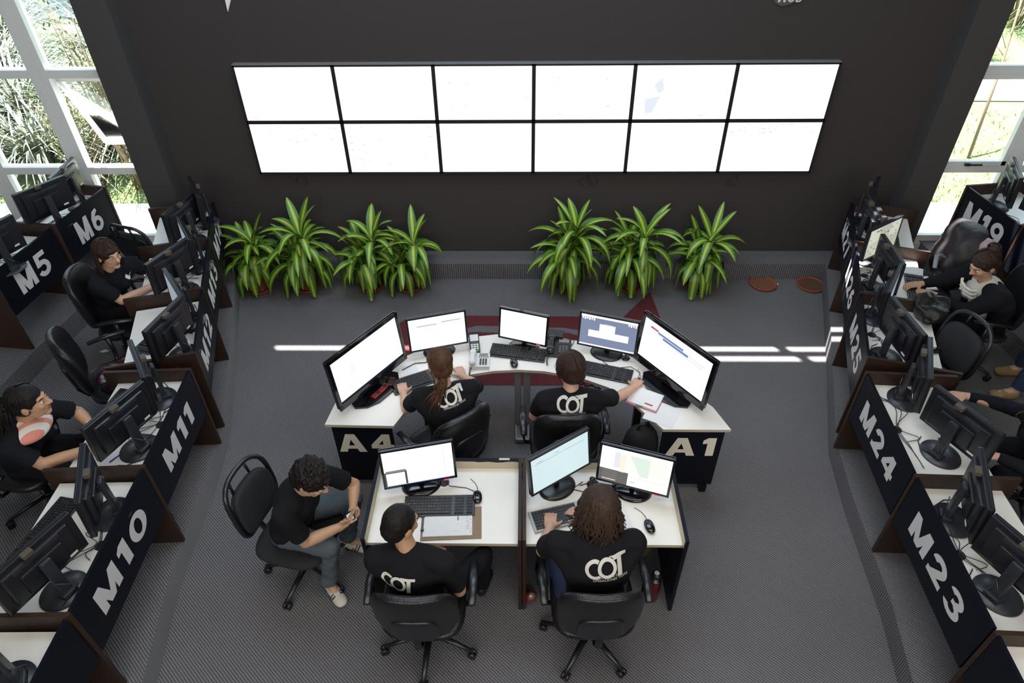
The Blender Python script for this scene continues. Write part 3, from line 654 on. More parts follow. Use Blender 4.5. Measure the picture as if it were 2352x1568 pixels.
def mid(a, b): return ((a[0]+b[0])/2, (a[1]+b[1])/2)
ZD = H1+.685; ZD2 = H2+.675
SG = 'black monitors on the side desks'
def sidemon(a, b, ang, label, zd=ZD, lit=None, top=.405, ui_fn=None, flip=0):
    c = mid(a, b)
    cab = [(.0, .06, top-.3), (.03, .11, .16), (.05*(1 if flip else -1), .12, .05), (.09, .12, .006), (.14, .08, .006), (.16, .03, .006)]
    return monitor(c[0], c[1], zd, ang, 'side', label, SG, top=top, screen=lit, ui_fn=ui_fn, cable=cab)
M_OFFSCR = mat('side_screen_lit', (0, 0, 0), .3, emit=(.70, .80, .92), es=.45)
M_CCTV = mat('camera_feed_grey', (0, 0, 0), .3, emit=(.62, .66, .52), es=.75)
def back_of(desk, which): return 'black monitor seen from behind on desk %s, %s of the pair' % (desk, which)
sidemon((-2.716, -3.69), (-2.547, -3.265), -112, back_of('M11', 'nearer and broader'), lit=M_OFFSCR)
sidemon((-2.805, -2.885), (-2.549, -3.247), -55, back_of('M11', 'farther and nearly edge-on'), lit=M_OFFSCR)
sidemon((-2.69, -4.70), (-2.50, -4.27), -113, back_of('M10', 'nearer and broader'), lit=M_OFFSCR)
sidemon((-2.658, -3.811), (-2.48, -4.239), -67, back_of('M10', 'farther and edge-on'), lit=M_OFFSCR)
sidemon((-2.742, -2.751), (-2.661, -2.353), -102, back_of('M12', 'nearer and broader'), lit=M_OFFSCR)
sidemon((-2.926, -2.005), (-2.668, -2.342), -53, back_of('M12', 'farther and edge-on'), lit=M_OFFSCR)
sidemon((-3.10, -1.915), (-2.93, -1.52), -113, back_of('M13', 'nearer and broader'), lit=M_OFFSCR)
sidemon((-3.14, -1.19), (-2.90, -1.56), -57, back_of('M13', 'farther and edge-on'), lit=M_OFFSCR)
sidemon((-3.28, -1.12), (-3.21, -.72), -102, back_of('M14', 'nearer and broader'), lit=M_OFFSCR)
sidemon((-3.34, -.42), (-3.12, -.79), -60, back_of('M14', 'farther by the dark wall'), lit=M_GLOSS)
sidemon((-2.67, -5.66), (-2.50, -5.24), -112, 'black monitor cut by the bottom left corner', lit=M_OFFSCR)
sidemon((-2.68, -4.82), (-2.50, -5.22), -62, 'black monitor base and neck just below desk M10', lit=M_OFFSCR)
sidemon((2.508, -3.269), (2.71, -3.706), 115, back_of('M24', 'nearer and broader'), lit=M_OFFSCR)
sidemon((2.681, -2.84), (2.508, -3.22), 66, back_of('M24', 'farther and edge-on'), lit=M_OFFSCR)
sidemon((2.363, -4.252), (2.56, -4.66), 115, back_of('M23', 'nearer and broader'), lit=M_OFFSCR)
sidemon((2.532, -3.807), (2.365, -4.238), 69, back_of('M23', 'farther and edge-on'), lit=M_OFFSCR)
sidemon((2.626, -2.352), (2.662, -2.784), 95, back_of('M25', 'nearer and broader'), lit=M_OFFSCR)
sidemon((2.851, -1.951), (2.635, -2.275), 57, back_of('M25', 'farther and edge-on'), lit=M_OFFSCR)
sidemon((2.908, -1.484), (2.886, -1.908), 88, back_of('M26', 'nearer and broader'), lit=M_OFFSCR)
def ui_cctv(q):
    rr = random.Random(5)
    for i in range(3):
        for j in range(2): q(.03+i*.32, .04+j*.48, .33+i*.32, .49+j*.48, 1+(i+j) % 2)
    for i in range(26): x, y = rr.uniform(.05, .9), rr.uniform(.05, .9); q(x, y, x+rr.uniform(.02, .08), y+rr.uniform(.02, .06), 3, .001)
    return [ui('feed_a', (.58, .60, .46), .8), ui('feed_b', (.72, .74, .62), .85), ui('feed_c', (.22, .24, .18), .8)]
sidemon((2.83, -1.41), (3.17, -1.18), 34, 'lit monitor showing camera feeds on desk M26, facing us', lit=M_CCTV, ui_fn=ui_cctv)
sidemon((3.033, -.80), (3.066, -1.18), 85, back_of('M27', 'nearer'), lit=M_OFFSCR)
sidemon((3.24, -.46), (3.10, -.80), 60, back_of('M27', 'farther by the dark wall'), lit=M_GLOSS)
sidemon((-4.54, -1.10), (-4.33, -.74), -122, 'black monitor seen from behind on desk M6', zd=ZD2, lit=M_OFFSCR)
sidemon((-4.40, -.76), (-4.44, -.40), -88, 'edge-on sunlit monitor on desk M6 next to the window', zd=ZD2, lit=M_OFFSCR)
sidemon((-4.56, -1.86), (-4.36, -1.46), -112, 'black monitor seen from behind on desk M5', zd=ZD2, lit=M_OFFSCR)
sidemon((4.44, -.45), (4.33, -.80), 70, 'edge-on sunlit monitor on desk M19 next to the window', zd=ZD2, lit=M_OFFSCR)
sidemon((4.42, -.86), (4.60, -1.2), 118, 'black monitor seen from behind at the right edge on desk M19', zd=ZD2, lit=M_OFFSCR)

# ------------------------------------------------------------------ small desk things
def keyboard(x, y, z, rz, label, silver=False, w=.445, d=.155, group='keyboards'):
    root = thing('keyboard', (x, y, z), R(rz), label, 'keyboard', group)
    MB().box((0, 0, .009), (w, d, .014), bev=.004).build('case', M_SILVER if silver else M_PLASTIC, root)
    k = MB(); cols_ = 22; kw = (w-.03)/cols_
    for r_ in range(6):
        yy = d/2-.022-r_*(d-.04)/5.2
        c = 0
        while c < cols_:
            if c in (15, 19): c += 1; continue
            n = 6 if (r_ == 5 and c == 4) else (2 if (c in (0,) and r_ in (2, 3, 4)) else 1)
            k.box((-w/2+.015+kw*(c+n/2), yy, .0195), (kw*n-.003, (d-.04)/5.2-.003, .007)); c += n
    k.build('key_field', M_KEY, root)
    m_ = MB(); rr = random.Random(int(x*100))
    for i in range(30):
        m_.box((-w/2+.02+rr.random()*(w-.04), d/2-.022-rr.randint(0, 5)*(d-.04)/5.2, .0234), (.003, .003, .0006))
    m_.build('key_legends', M_SILVER, root)
    return root
def mouse(x, y, z, rz, label, m=None, group='computer mice'):
    root = thing('computer_mouse', (x, y, z), R(rz), label, 'mouse', group)
    MB().ell((0, 0, .016), (.030, .052, .018), n=24, m=14, e=.85).build('shell', m or M_GLOSS, root)
    MB().cyl((-.004, .028, .033), (.004, .028, .033), .007, n=12).build('scroll_wheel', M_PLASTIC2, root)
    MB().tube([(0, .05, .010), (.004, .08, .004), (-.01, .12, .003), (-.04, .16, .003)], .0018, 5).build('cable', M_PLASTIC, root)
    return root
def sheet(x, y, z, rz, w, h, label, name='paper_sheet', m=None, lines=0, group=None, cat='paper'):
    mb = MB(); mb.box((0, 0, .0012), (w, h, .0018))
    rr = random.Random(int(x*50+7))
    for i in range(lines):
        yy = h/2-.03-i*(h-.05)/max(1, lines); l = rr.uniform(.3, .85)*w; mb.box((-w*.42+l/2, yy, .0023), (l, .0012, .0002), 1)
    o = mb.build(name, [m or M_PAPER, mat('faint_ink', (.45, .45, .5), .7)]); o.location = (x, y, z); o.rotation_euler = (0, 0, R(rz)); tag(o, label, cat, group); return o

# ------------------------------------------------------------------ curved central desk
OUT = [(-1.49, -3.12), (-1.46, -2.90), (-1.30, -2.66), (-1.11, -2.45), (-.85, -2.26), (-.56, -2.15), (-.31, -2.105), (.08, -2.11), (.36, -2.19), (.62, -2.29), (.82, -2.42), (1.09, -2.68), (1.28, -2.93), (1.36, -3.15)]
INN = [(.89, -3.15), (.80, -3.02), (.70, -2.87), (.55, -2.73), (.34, -2.62), (.07, -2.55), (-.12, -2.535), (-.32, -2.55), (-.52, -2.60), (-.75, -2.75), (-.93, -2.97), (-1.0, -3.13)]
desk = thing('curved_desk', (0, -2.6, 0), 0, 'curved white-topped control desk with black ends marked A4 and A1', 'desk')
sh = lambda pts: [(p[0], p[1]+2.6) for p in pts]
MB().prism(sh(OUT+INN), .695, .72, 0, None, 1).build('desktop', [M_WHITE, M_EDGE], desk)
def endpanel(x0, x1, y, text, nm):
    mb = MB(); mb.box(((x0+x1)/2, y+2.6+.012, .385), (x1-x0, .022, .62)); mb.box((x0+.05 if x0 < 0 else x1-.06, y+2.6+.01, .04), (.05, .05, .08)); p = mb.build('end_panel', M_BLACKLAM, desk)
    return p
endpanel(-1.46, -1.03, -3.09, 'A4', 0); endpanel(.905, 1.34, -3.11, 'A1', 0)
mb = MB(); put_text(mb, 'A4', (-1.44, -3.0895+2.6, .40), (1, 0, 0), (0, 0, 1), .41, .19, .055, 0, .001); mb.build('lettering', M_LETTERW, desk)
mb = MB(); put_text(mb, 'A1', (.945, -3.1095+2.6, .40), (1, 0, 0), (0, 0, 1), .35, .19, .055, 0, .001); mb.build('lettering', M_LETTERW, desk)
mb = MB(); mb.prism([(-1.46, -.48), (-1.44, -.28), (-1.42, -.28), (-1.44, -.48)], .08, .695); mb.prism([(1.32, -.50), (1.24, -.32), (1.22, -.33), (1.30, -.50)], .08, .695); mb.build('side_panel', M_BLACKLAM, desk)
MB().box((-.13, .13, .38), (.055, .05, .63), bev=.01).box((-.06, .13, .38), (.055, .05, .63), bev=.01).box((-.095, .10, .03), (.12, .30, .05), bev=.015).build('leg', M_STEEL, desk)
MB().box((.78, -.17, .38), (.06, .05, .63), bev=.01).box((.76, -.2, .03), (.08, .34, .05), bev=.015).build('leg', M_PLASTIC2, desk)
MB().box((-.82, -.17, .38), (.06, .05, .63), bev=.01).box((-.82, -.2, .03), (.08, .34, .05), bev=.015).build('leg', M_PLASTIC2, desk)
mb = MB()
for t in range(9):
    x = .30+t*.06; mb.tube([(x, .05-t*.03, .66), (x+.03, .02-t*.03, .60+.02*(t % 3)), (x+.08, -.02-t*.03, .66)], .005, 5)
mb.build('cable_bundle', M_PLASTIC, desk)
ZC = .72
def uiline(q):
    q(.14, .74, .50, .775, 1); q(.58, .78, .93, .815, 1); q(.14, .84, .80, .845, 2); return [ui('soft_blue', (.55, .66, .85), .8), ui('faint', (.80, .84, .92), .98)]
def ui_desktop(q):
    q(0, 0, 1, 1, 1); q(0, .93, 1, 1, 2, .001); q(0, 0, 1, .045, 2, .001)
    for i in range(6): q(.02+i*.04, .86-.02*(i % 2), .045+i*.04, .94, 2, .001)
    for i in range(4): q(.84+i*.04, .86-.02*(i % 2), .865+i*.04, .94, 2, .001)
    q(.34, .50, .62, .76, 2, .001); q(.15, .30, .87, .52, 2, .001); q(.42, .77, .56, .785, 3, .001)
    rr = random.Random(2)
    for i in range(30): x = rr.random()*.98; q(x, .05, x+.012, .92, 4, .0003)
    return [ui('wall_blue', (.28, .34, .50), .8), ui('white', (1, 1, 1), 1.3), ui('grey', (.55, .6, .7), .9), ui('wall_blue_light', (.42, .49, .66), .85)]
def ui_site(q):
    q(.10, .83, .22, .88, 1); q(.10, .855, .16, .88, 2); q(.22, .80, .60, .85, 3); q(.30, .73, .68, .79, 3); q(.10, .775, .92, .785, 4); q(.5, .70, .9, .71, 4); q(.3, .62, .55, .625, 5); q(.14, .3, .2, .306, 5)
    return [ui('red', (.75, .15, .2), .8), ui('dark_red', (.6, .05, .1), .7), ui('navy', (.22, .30, .62), .8), ui('mid_blue', (.35, .42, .70), .85), ui('grey_line', (.8, .8, .85), .98)]
def ui_list(q):
    for i in range(4): q(.24, .62-i*.05, .30, .635-i*.05, 1)
    for i in range(5): q(.13, .26-i*.035, .19, .27-i*.035, 2)
    q(0, 0, 1, .012, 3); return [ui('pink_text', (.95, .68, .70), .95), ui('text_grey', (.62, .64, .68), .9), ui('bar_blue', (.35, .55, .95), .9)]
monitor(-1.20, -2.76, ZC, 56, 'tv', 'large tilted screen at the left end of the curved desk', 'large screens at the desk ends', top=.50, tilt=6, w=.70, h=.42, ui_fn=ui_list)
monitor(.985, -2.74, ZC, -54, 'tv', 'large screen with a blue web page, right end of the curved desk', 'large screens at the desk ends', top=.50, tilt=6, w=.70, h=.42, ui_fn=ui_site)
CG = 'monitors on the central desks'
monitor(-.75, -2.34, ZC, 16, 'matte', 'white-screened monitor with a thin blue line, left on the curved desk', CG, top=.37, tilt=8, ui_fn=uiline)
monitor(-.09, -2.29, ZC, -18, 'lg', 'smaller blank white monitor in the middle of the curved desk', CG, top=.36, tilt=10, w=.40, h=.27, ui_fn=lambda q: (q(.82, -.05, .9, -.02, 1, .006), [ui('red_led', (1, .1, .08), 1.5)])[1])
monitor(.56, -2.36, ZC, -18, 'matte', 'monitor showing a grey-blue wallpaper, right on the curved desk', CG, top=.37, tilt=8, ui_fn=ui_desktop)
# front pair of desks
def front_desk(x0, x1, label):
    d = thing('office_desk', ((x0+x1)/2, -3.78, 0), 0, label, 'desk', 'front white desks'); L = x1-x0; c = 0
    for s_ in (-1, 1): 
        mb = MB(); outer = (s_ < 0 and x0 < -.5) or (s_ > 0 and x1 > .5)
        mb.box((s_*(L/2-.011), 0, .39), (.022, .63, .78), 0 if outer else 1); mb.build('side_panel', [M_BLACKLAM, M_BROWN], d)
        if outer: MB().box((s_*(L/2-.0235), -.02, .735), (.002, .57, .075)).build('inner_lining', M_CREAM, d)
    MB().box((0, .30, .53), (L-.046, .022, .50)).build('back_panel', M_BLACKLAM, d)
    mb = MB(); rr = random.Random(int(x0*9)); pts = [(-L/2+.024, 0)]; x = -L/2+.03
    while x < L/2-.05: x += rr.uniform(.02, .09); pts.append((x, rr.uniform(-.004, .008) if x0 < -.5 and x > -.05 else rr.uniform(-.0015, .0015)))
    pts.append((L/2-.024, 0)); vv = [(px, .2885, .765+pz) for px, pz in pts] + [(px, .2885, .70) for px, pz in pts]; n = len(pts)
    mb._new(vv, [(i, i+1, n+i+1, n+i) for i in range(n-1)]); mb.build('inner_lining', M_CREAM, d)
    MB().prism([(-L/2+.0225, -.285), (L/2-.0225, -.285), (L/2-.0225, .289), (-L/2+.0225, .289)], .675, .70, 0, None, 1).build('desktop', [M_WHITE, M_EDGE], d)
    return d
fd1 = front_desk(-1.045, -.093, 'white desk with scuffed black sides, left of the front pair')
fd2 = front_desk(-.088, .89, 'white desk with black sides, right of the front pair')
MB().cyl((-.03, .17, .70), (-.03, .17, .703), .033, n=24).build('cable_grommet', M_BLACKHOLE, fd1)
MB().cyl((-.03, .17, .70), (-.03, .17, .703), .033, n=24).build('cable_grommet', M_BLACKHOLE, fd2)
MB().box((.36, .30, .783), (.07, .012, .006)).build('metal_bracket', M_WHITEP, fd1)
ZF = .70
def ui_table(q):
    for i in range(14): q(.42, .90-i*.055, .90, .905-i*.055, 1); q(.14, .90-i*.055, .38, .904-i*.055, 1)
    for i in range(12): q(.86, .88-i*.06, .88, .89-i*.06, 3)
    q(0, 0, .32, .42, 2, .001); q(.02, .40, .31, .46, 3, .0012); q(.02, .02, .29, .38, 4, .0012); q(0, 0, 1, .02, 5, .0014); q(.04, .25, .2, .26, 1, .0016); q(.1, .18, .24, .19, 1, .0016)
    q(.84, -.07, .92, -.04, 6, .007)
    return [ui('row_line', (.80, .82, .90), .97), ui('window_shadow', (.10, .11, .14), .6), ui('text_dark', (.30, .30, .36), .8), ui('win_white', (.97, .98, 1), 1.1), ui('taskbar', (.25, .35, .85), .9), ui('red_led', (1, .1, .08), 1.5)]
def ui_mint(q):
    q(.05, .80, .93, .812, 1); q(.1, .84, .2, .86, 1); q(.42, .86, .48, .88, 1)
    for i in range(6): q(.08, .66-i*.06, .22, .664-i*.06, 2)
    return [ui('violet', (.45, .40, .72), .9), ui('mint_line', (.66, .82, .86), .9)]
def ui_map(q):
    q(0, 0, .42, .36, 1); q(.05, .05, .25, .07, 2); q(.18, .40, .95, .95, 3, .0008); q(.2, .45, .28, .9, 4, .001); q(.28, .35, .36, .85, 5, .001)
    s_ = [(.42+.02*k, .82-.06*k, .70, .88-.06*k) for k in range(9)]
    for a, b, c, d in s_: q(a, b, c, d, 6, .0012)
    q(.44, .26, .96, .28, 7, .0014); q(.45, .1, .53, .15, 8, .0014); q(.6, .12, .9, .125, 8, .0014); q(.03, .86, .17, .865, 4, .0014)
    for k in range(22): x, y = .05+(k*.37) % .36, .06+(k*.23) % .28; q(x, 0, x+.006, .36, 9, .0006)
    q(.82, -.07, .9, -.04, 10, .007)
    return [ui('brown_wallpaper', (.20, .19, .18), .7), ui('white', (1, 1, 1), 1.3), ui('map_cream', (.98, .98, .93), 1.0), ui('map_lilac', (.88, .86, .95), .97), ui('map_yellow', (.98, .95, .78), .98), ui('map_green', (.80, .93, .80), .97), ui('orange_line', (.95, .82, .55), .97), ui('green_button', (.62, .88, .66), .95), ui('brown_light', (.30, .28, .26), .7), ui('red_led', (1, .1, .08), 1.5)]
monitor(-.74, -3.65, ZF, 13, 'lg', 'monitor with a listing and dialog, left front desk', CG, top=.375, tilt=10, ui_fn=ui_table)
monitor(.145, -3.66, ZF, 35, 'matte', 'monitor with a pale mint screen on the right front desk', CG, top=.42, tilt=8, screen=M_SCRMINT, ui_fn=ui_mint)
monitor(.605, -3.68, ZF, -18, 'lg', 'monitor showing a pastel map on the right front desk', CG, top=.375, tilt=10, ui_fn=ui_map)
keyboard(-.61, -3.80, ZF, 2, 'black keyboard in front of the listing monitor, left front desk')
keyboard(.18, -3.86, ZF, 16, 'silver-topped keyboard under the typing hands, right front desk', silver=True)
keyboard(-.13, -2.345, ZC, -10, 'black keyboard before the small middle monitor, curved desk')
keyboard(.52, -2.56, ZC, -17, 'black keyboard on the right side of the curved desk')
keyboard(-.87, -2.66, ZC, 27, 'black keyboard on the left side of the curved desk')
mouse(-.375, -3.735, ZF, 5, 'black mouse right of the keyboard, left front desk')
mouse(.685, -3.945, ZF, 12, 'black mouse at the right side of the right front desk')
mouse(-.16, -2.475, ZC, 8, 'black mouse in the middle of the curved desk')
mouse(.77, -2.69, ZC, -20, 'black mouse under the hand beside the blue pen, curved desk')
# clipboard
root = thing('clipboard', (-.535, -3.925, ZF), R(3), 'worn brown clipboard holding a white form on the left front desk', 'clipboard')
MB().box((.01, 0, .003), (.37, .235, .005), bev=.002).build('board', M_BOARD, root)
mb = MB(); mb.box((-.012, .008, .0075), (.30, .205, .003)); rr = random.Random(4)
for i in range(16): mb.box((.05+rr.uniform(-.02, .08), -.08+i*.010, .0092), (rr.uniform(.01, .06), .0009, .0002), 1)
for i in range(24): mb.box((.10+rr.uniform(0, .03), rr.uniform(-.08, .09), .0092), (.003, .004, .0002), 2)
mb.box((-.10, .09, .0092), (.04, .001, .0002), 1); mb.box((0, -.09, .0092), (.22, .001, .0002), 1); mb.box((.05, .03, .0092), (.006, .03, .0002), 2)
mb.build('form_sheet', [M_PAPER, mat('faint_ink', (.45, .45, .5), .7), mat('dark_ink', (.08, .08, .1), .7)], root)
MB().box((-.165, .0, .012), (.012, .10, .006), bev=.002).box((-.165, .05, .014), (.02, .012, .01), bev=.002).box((-.165, -.05, .014), (.02, .012, .01), bev=.002).build('clip', M_PLASTIC, root)
sheet(.50, -3.90, ZF, 15, .15, .20, 'white paper sheet beside the long-haired person, right front desk')
sheet(.36, -3.80, ZF, 4, .13, .09, 'small white slip by the long hair, right front desk', lines=2)
# telephones, card terminal
def phone(x, y, z, rz, body, keysm, label, group=None, s=1.0):
    root = thing('desk_telephone', (x, y, z), R(rz), label, 'telephone', group)
    MB().prism([(-.02*s, -.085*s), (.085*s, -.085*s), (.085*s, .085*s), (-.02*s, .085*s)], 0, .035).box((-.05*s, 0, .0175), (.06*s, .17*s, .035), bev=.006).build('base', body, root)
    MB().ell((-.052*s, .06*s, .06), (.028*s, .03*s, .022), e2=.7).ell((-.052*s, -.06*s, .06), (.028*s, .03*s, .022), e2=.7).box((-.052*s, 0, .066), (.036*s, .13*s, .02), bev=.007).build('handset', body, root)
    k = MB()
    for i in range(3):
        for j in range(4): k.box((.012*s+i*.022*s, -.055*s+j*.02*s, .037), (.014*s, .012*s, .005))
    for i in range(5): k.box((.002*s+i*.017*s, .032*s, .037), (.009*s, .006, .004))
    k.build('keypad', keysm, root)
    MB().box((.034*s, .06*s, .037), (.07*s, .03*s, .005)).build('display', mat('phone_display', (.25, .27, .24), .3), root)
    pts = []
    for t in range(90):
        a = t*.9; u = t/89; pts.append((-.06*s-.0-.01*math.sin(u*3)+.006*math.cos(a), -.09*s-.10*u, .03+.006*math.sin(a)-.02*u))
    MB().tube(pts, .0016, 5).build('coiled_cord', M_PLASTIC, root)
phone(-.43, -2.46, ZC, 0, M_WHITEP, M_KEY, 'white desk telephone on the left of the curved desk', 'desk telephones', .95)
phone(.19, -2.30, ZC, -6, M_PLASTIC, mat('grey_keys', (.15, .15, .16), .5), 'black desk telephone behind the short-haired person', 'desk telephones', 1.15)
root = thing('card_terminal', (-.48, -2.26, ZC), R(8), 'card payment terminal with red and green keys on the curved desk', 'card terminal')
T = Matrix.Rotation(R(28), 4, 'X')
MB().box((0, 0, .05), (.082, .17, .045), 0, T, bev=.01).box((0, -.02, .012), (.07, .10, .024), bev=.004).build('body', M_PLASTIC, root)
MB().box((0, .045, .0735), (.066, .055, .003), 0, T).build('paper_roll', M_PAPER, root)
k = MB()
for i in range(3):
    for j in range(4): k.box((-.022+i*.022, -.065+j*.017, .0745), (.017, .012, .004), (1 if i == 0 else (3 if i == 1 else 2)) if j == 0 else 0, T)
k.build('keypad', [M_WHITEP, mat('red_key', (.6, .03, .03), .4), mat('green_key', (.05, .4, .08), .4), mat('yellow_key', (.6, .5, .1), .4)], root)
MB().tube([(0, -.06, .02), (.04, -.11, .004), (-.02, -.17, .003), (-.01, -.22, .003)], .002, 5).build('cable', M_PLASTIC, root)
# webcam, router, pen, keys, notebook, handsets
def webcam(x, y, z, label, g='small black disc-based gadgets'):
    root = thing('webcam', (x, y, z), R(-15), label, 'webcam', g)
    MB().lathe([(.033, 0), (.034, .006), (.012, .012)], 24).build('base', M_PLASTIC, root); MB().cyl((0, 0, .01), (0, 0, .05), .004, n=8).build('stem', M_PLASTIC, root)
    MB().ell((0, -.004, .062), (.02, .018, .016)).build('lens_head', M_GLOSS, root)
webcam(.71, -2.40, ZC, 'small black webcam beside the grey-blue wallpaper monitor')
webcam(.36, -3.62, ZF, 'small black webcam between the two monitors, right front desk')
root = thing('router', (.17, -2.15, ZC), R(-12), 'small black box behind the black telephone on the curved desk', 'router')
MB().box((0, 0, .03), (.13, .09, .055), bev=.006).build('case', M_PLASTIC, root)
MB().tube([(.05, -.03, .01), (.12, -.06, .01), (.10, 0, .03), (.16, -.02, .008), (.14, -.09, .004)], .003, 5).build('cable', M_PLASTIC, root)
MB().tube([(-.05, -.04, .01), (-.16, -.03, .004), (-.24, -.08, .004)], .003, 5).build('cable', M_PLASTIC, root)
root = thing('pen', (.635, -2.61, ZC), R(28), 'blue ballpoint pen beside the keyboard on the curved desk', 'pen')
MB().cyl((-.06, 0, .005), (.05, 0, .005), .0042, n=10).build('barrel', M_BLUE, root); MB().cyl((.05, 0, .005), (.068, 0, .005), .004, .001, n=10).build('tip', M_WHITEP, root)
root = thing('notebook', (.80, -2.86, ZC), R(-28), 'open pink-edged notebook under the right large screen', 'notebook')
MB().box((0, 0, .004), (.24, .19, .007)).build('cover', mat('pink_cover', (.55, .22, .26), .5), root)
MB().box((0, .004, .013), (.225, .175, .012)).build('pages', M_PAPER, root)
MB().box((.045, -.05, .0205), (.06, .010, .003)).build('red_marker', M_RED, root); MB().box((-.01, -.088, .014), (.05, .006, .006)).build('teal_tab', mat('teal', (.05, .35, .33), .5), root)
sheet(.92, -2.97, ZC, -28, .22, .28, 'thin blank white paper at the right end of the curved desk')
sheet(-.62, -2.60, ZC, 8, .20, .12, 'white paper sheet next to the hand, left of the white telephone', lines=2)
sheet(-.97, -2.55, ZC, 25, .14, .10, 'white paper scrap behind the keyboard on the left of the curved desk')
for i, (x, y) in enumerate([(-1.165, -2.835), (-1.125, -2.765), (-1.14, -2.69), (-1.08, -2.70)]):
    root = thing('mobile_phone', (x, y, ZC+.017), R(-30+i*7), ['small red-edged phone lowest on the left screen stand', 'small red-edged phone second lowest on the left screen stand', 'small dark phone farthest on the left screen stand', 'small silver-topped phone on the left screen stand'][i], 'phone', 'small phones on the screen stand')
    MB().box((0, 0, .007), (.042, .085, .012), bev=.004).build('case', [M_RED, M_RED, M_PLASTIC, M_REDDARK][i], root)
    MB().box((0, .018, .0137), (.034, .032, .001)).build('display', mat('phone_glass', (.2, .22, .25) if i == 3 else (.03, .03, .035), .15), root)
    k = MB()
    for a in range(3):
        for b in range(4): k.box((-.011+a*.011, -.034+b*.009, .0135), (.008, .005, .002))
    k.build('keypad', M_KEY, root)
root = thing('key_ring', (.735, -2.775, ZC), 0, 'bunch of dark keys below the hand on the curved desk', 'keys')
for k in range(4): MB().box((.022, 0, .004+.005*k), (.05, .018, .004), 0, Matrix.Rotation(R(40*k), 4, 'Z'), bev=.001).build('key', [M_PLASTIC, M_CHROME, M_PLASTIC, M_RED][k], root)
mb = MB(); mb.tube([(-1.02, -2.55, ZC+.004), (-.93, -2.47, ZC+.005), (-.85, -2.46, ZC+.004), (-.78, -2.40, ZC+.006)], .004, 6)
tag(mb.build('cable', M_PLASTIC), 'black cable lying on the curved desk left of the auburn ponytail', 'cable', 'cables on the curved desk')
mb = MB(); mb.tube([(.53, -2.44, ZC+.004), (.60, -2.52, ZC+.004), (.74, -2.50, ZC+.004), (.80, -2.57, ZC+.004), (.77, -2.66, ZC+.004)], .0025, 6)
tag(mb.build('cable', M_PLASTIC), 'looping thin cable leading to the mouse right of the keyboard', 'cable', 'cables on the curved desk')
mb = MB(); mb.tube([(.30, -3.60, ZF+.005), (.23, -3.66, ZF+.005), (.34, -3.69, ZF+.005), (.42, -3.62, ZF+.005), (.50, -3.66, ZF+.005)], .0035, 6); mb.tube([(.28, -3.63, ZF+.004), (.36, -3.60, ZF+.004), (.50, -3.63, ZF+.004)], .0035, 6)
tag(mb.build('cable', M_PLASTIC), 'tangled black cables between the monitors of the right front desk', 'cable')
mb = MB(); mb.tube([(-.59, -3.60, ZF+.005), (-.56, -3.64, ZF+.004), (-.45, -3.655, ZF+.004), (-.38, -3.69, ZF+.004)], .0025, 6)
tag(mb.build('cable', M_PLASTIC), 'thin mouse cable from the grommet on the left front desk', 'cable')
# floor things under the desks
root = thing('thermos_flask', (.775, -4.0, 0), 0, 'dark red steel flask with black cap under the right front desk', 'flask')
MB().lathe([(.038, 0), (.04, .01), (.04, .20), (.034, .22)], 28).build('body', M_REDDARK, root)
MB().lathe([(.036, .215), (.036, .235)], 28).build('neck_ring', M_CHROME, root); MB().lathe([(.032, .235), (.032, .28), (.02, .292)], 24).build('cap', M_PLASTIC, root); MB().cyl((0, 0, .292), (0, 0, .295), .016, n=20).build('cap_button', M_WHITEP, root)
root = thing('snack_packet', (-.035, -4.03, 0), R(20), 'crumpled red packet with silver print on the floor by the middle panel', 'packet')
MB().ell((0, 0, .05), (.045, .035, .05), n=14, m=8, e2=1.2).build('packet', M_RED, root); MB().ell((0, -.012, .075), (.03, .026, .03), n=10, m=6).build('silver_print', mat('crinkled_foil', (.4, .38, .34), .3, metal=.6, bump=.9, bscale=40), root)
root = thing('patterned_bag', (.72, -3.66, 0), R(12), 'mottled green-brown bag standing under the right front desk', 'bag')
MB().ell((0, 0, .24), (.085, .10, .24), e=.8, e2=.6).build('body', M_CAMO, root); MB().tube([(-.04, 0, .44), (-.03, -.03, .52), (.03, -.03, .52), (.04, 0, .44)], .008, 6).build('handle', M_PLASTIC, root)
root = thing('backpack', (.78, -3.02, 0), R(20), 'black backpack with a pale label leaning inside the A1 desk end', 'bag')
MB().ell((0, 0, .30), (.13, .10, .30), e=.7, e2=.6).ell((-.02, -.08, .16), (.10, .06, .13), e=.7, e2=.6).build('body', M_FABRICBLK, root)
MB().tube([(-.05, 0, .58), (-.03, -.01, .65), (.03, -.01, .65), (.05, 0, .58)], .01, 6).build('handle', M_PLASTIC, root); MB().box((.02, -.085, .54), (.07, .02, .03), 0, Matrix.Rotation(R(-8), 4, 'X')).build('label_patch', M_PAPER, root)

# things on the side desks
keyboard(-2.94, -2.33, ZD, -106, 'black keyboard under the near monitor of desk M12')
keyboard(-2.93, -3.17, ZD, -100, 'black keyboard between the monitors of desk M11')
keyboard(-2.86, -4.12, ZD, -100, 'black keyboard between the monitors of desk M10')
keyboard(-4.67, -.80, ZD2, -100, 'black keyboard behind the monitor of desk M6')
keyboard(3.20, -1.70, ZD, 72, 'black keyboard with silver edge under the ringed hands, desk M26')
keyboard(3.28, -.98, ZD, 72, 'black keyboard on desk M27 beside the chair')
keyboard(2.83, -3.30, ZD, 92, 'black keyboard behind the monitors of desk M24')
sheet(3.23, -1.42, ZD, 65, .20, .28, 'creased white paper on desk M26 beyond the hands', lines=0)
sheet(2.50, -3.03, ZD, 90, .10, .14, 'small white card holder behind the monitor stand on desk M24')
sheet(-2.62, -3.57, ZD, -15, .12, .15, 'white note sheets below the near monitor of desk M11', lines=4)
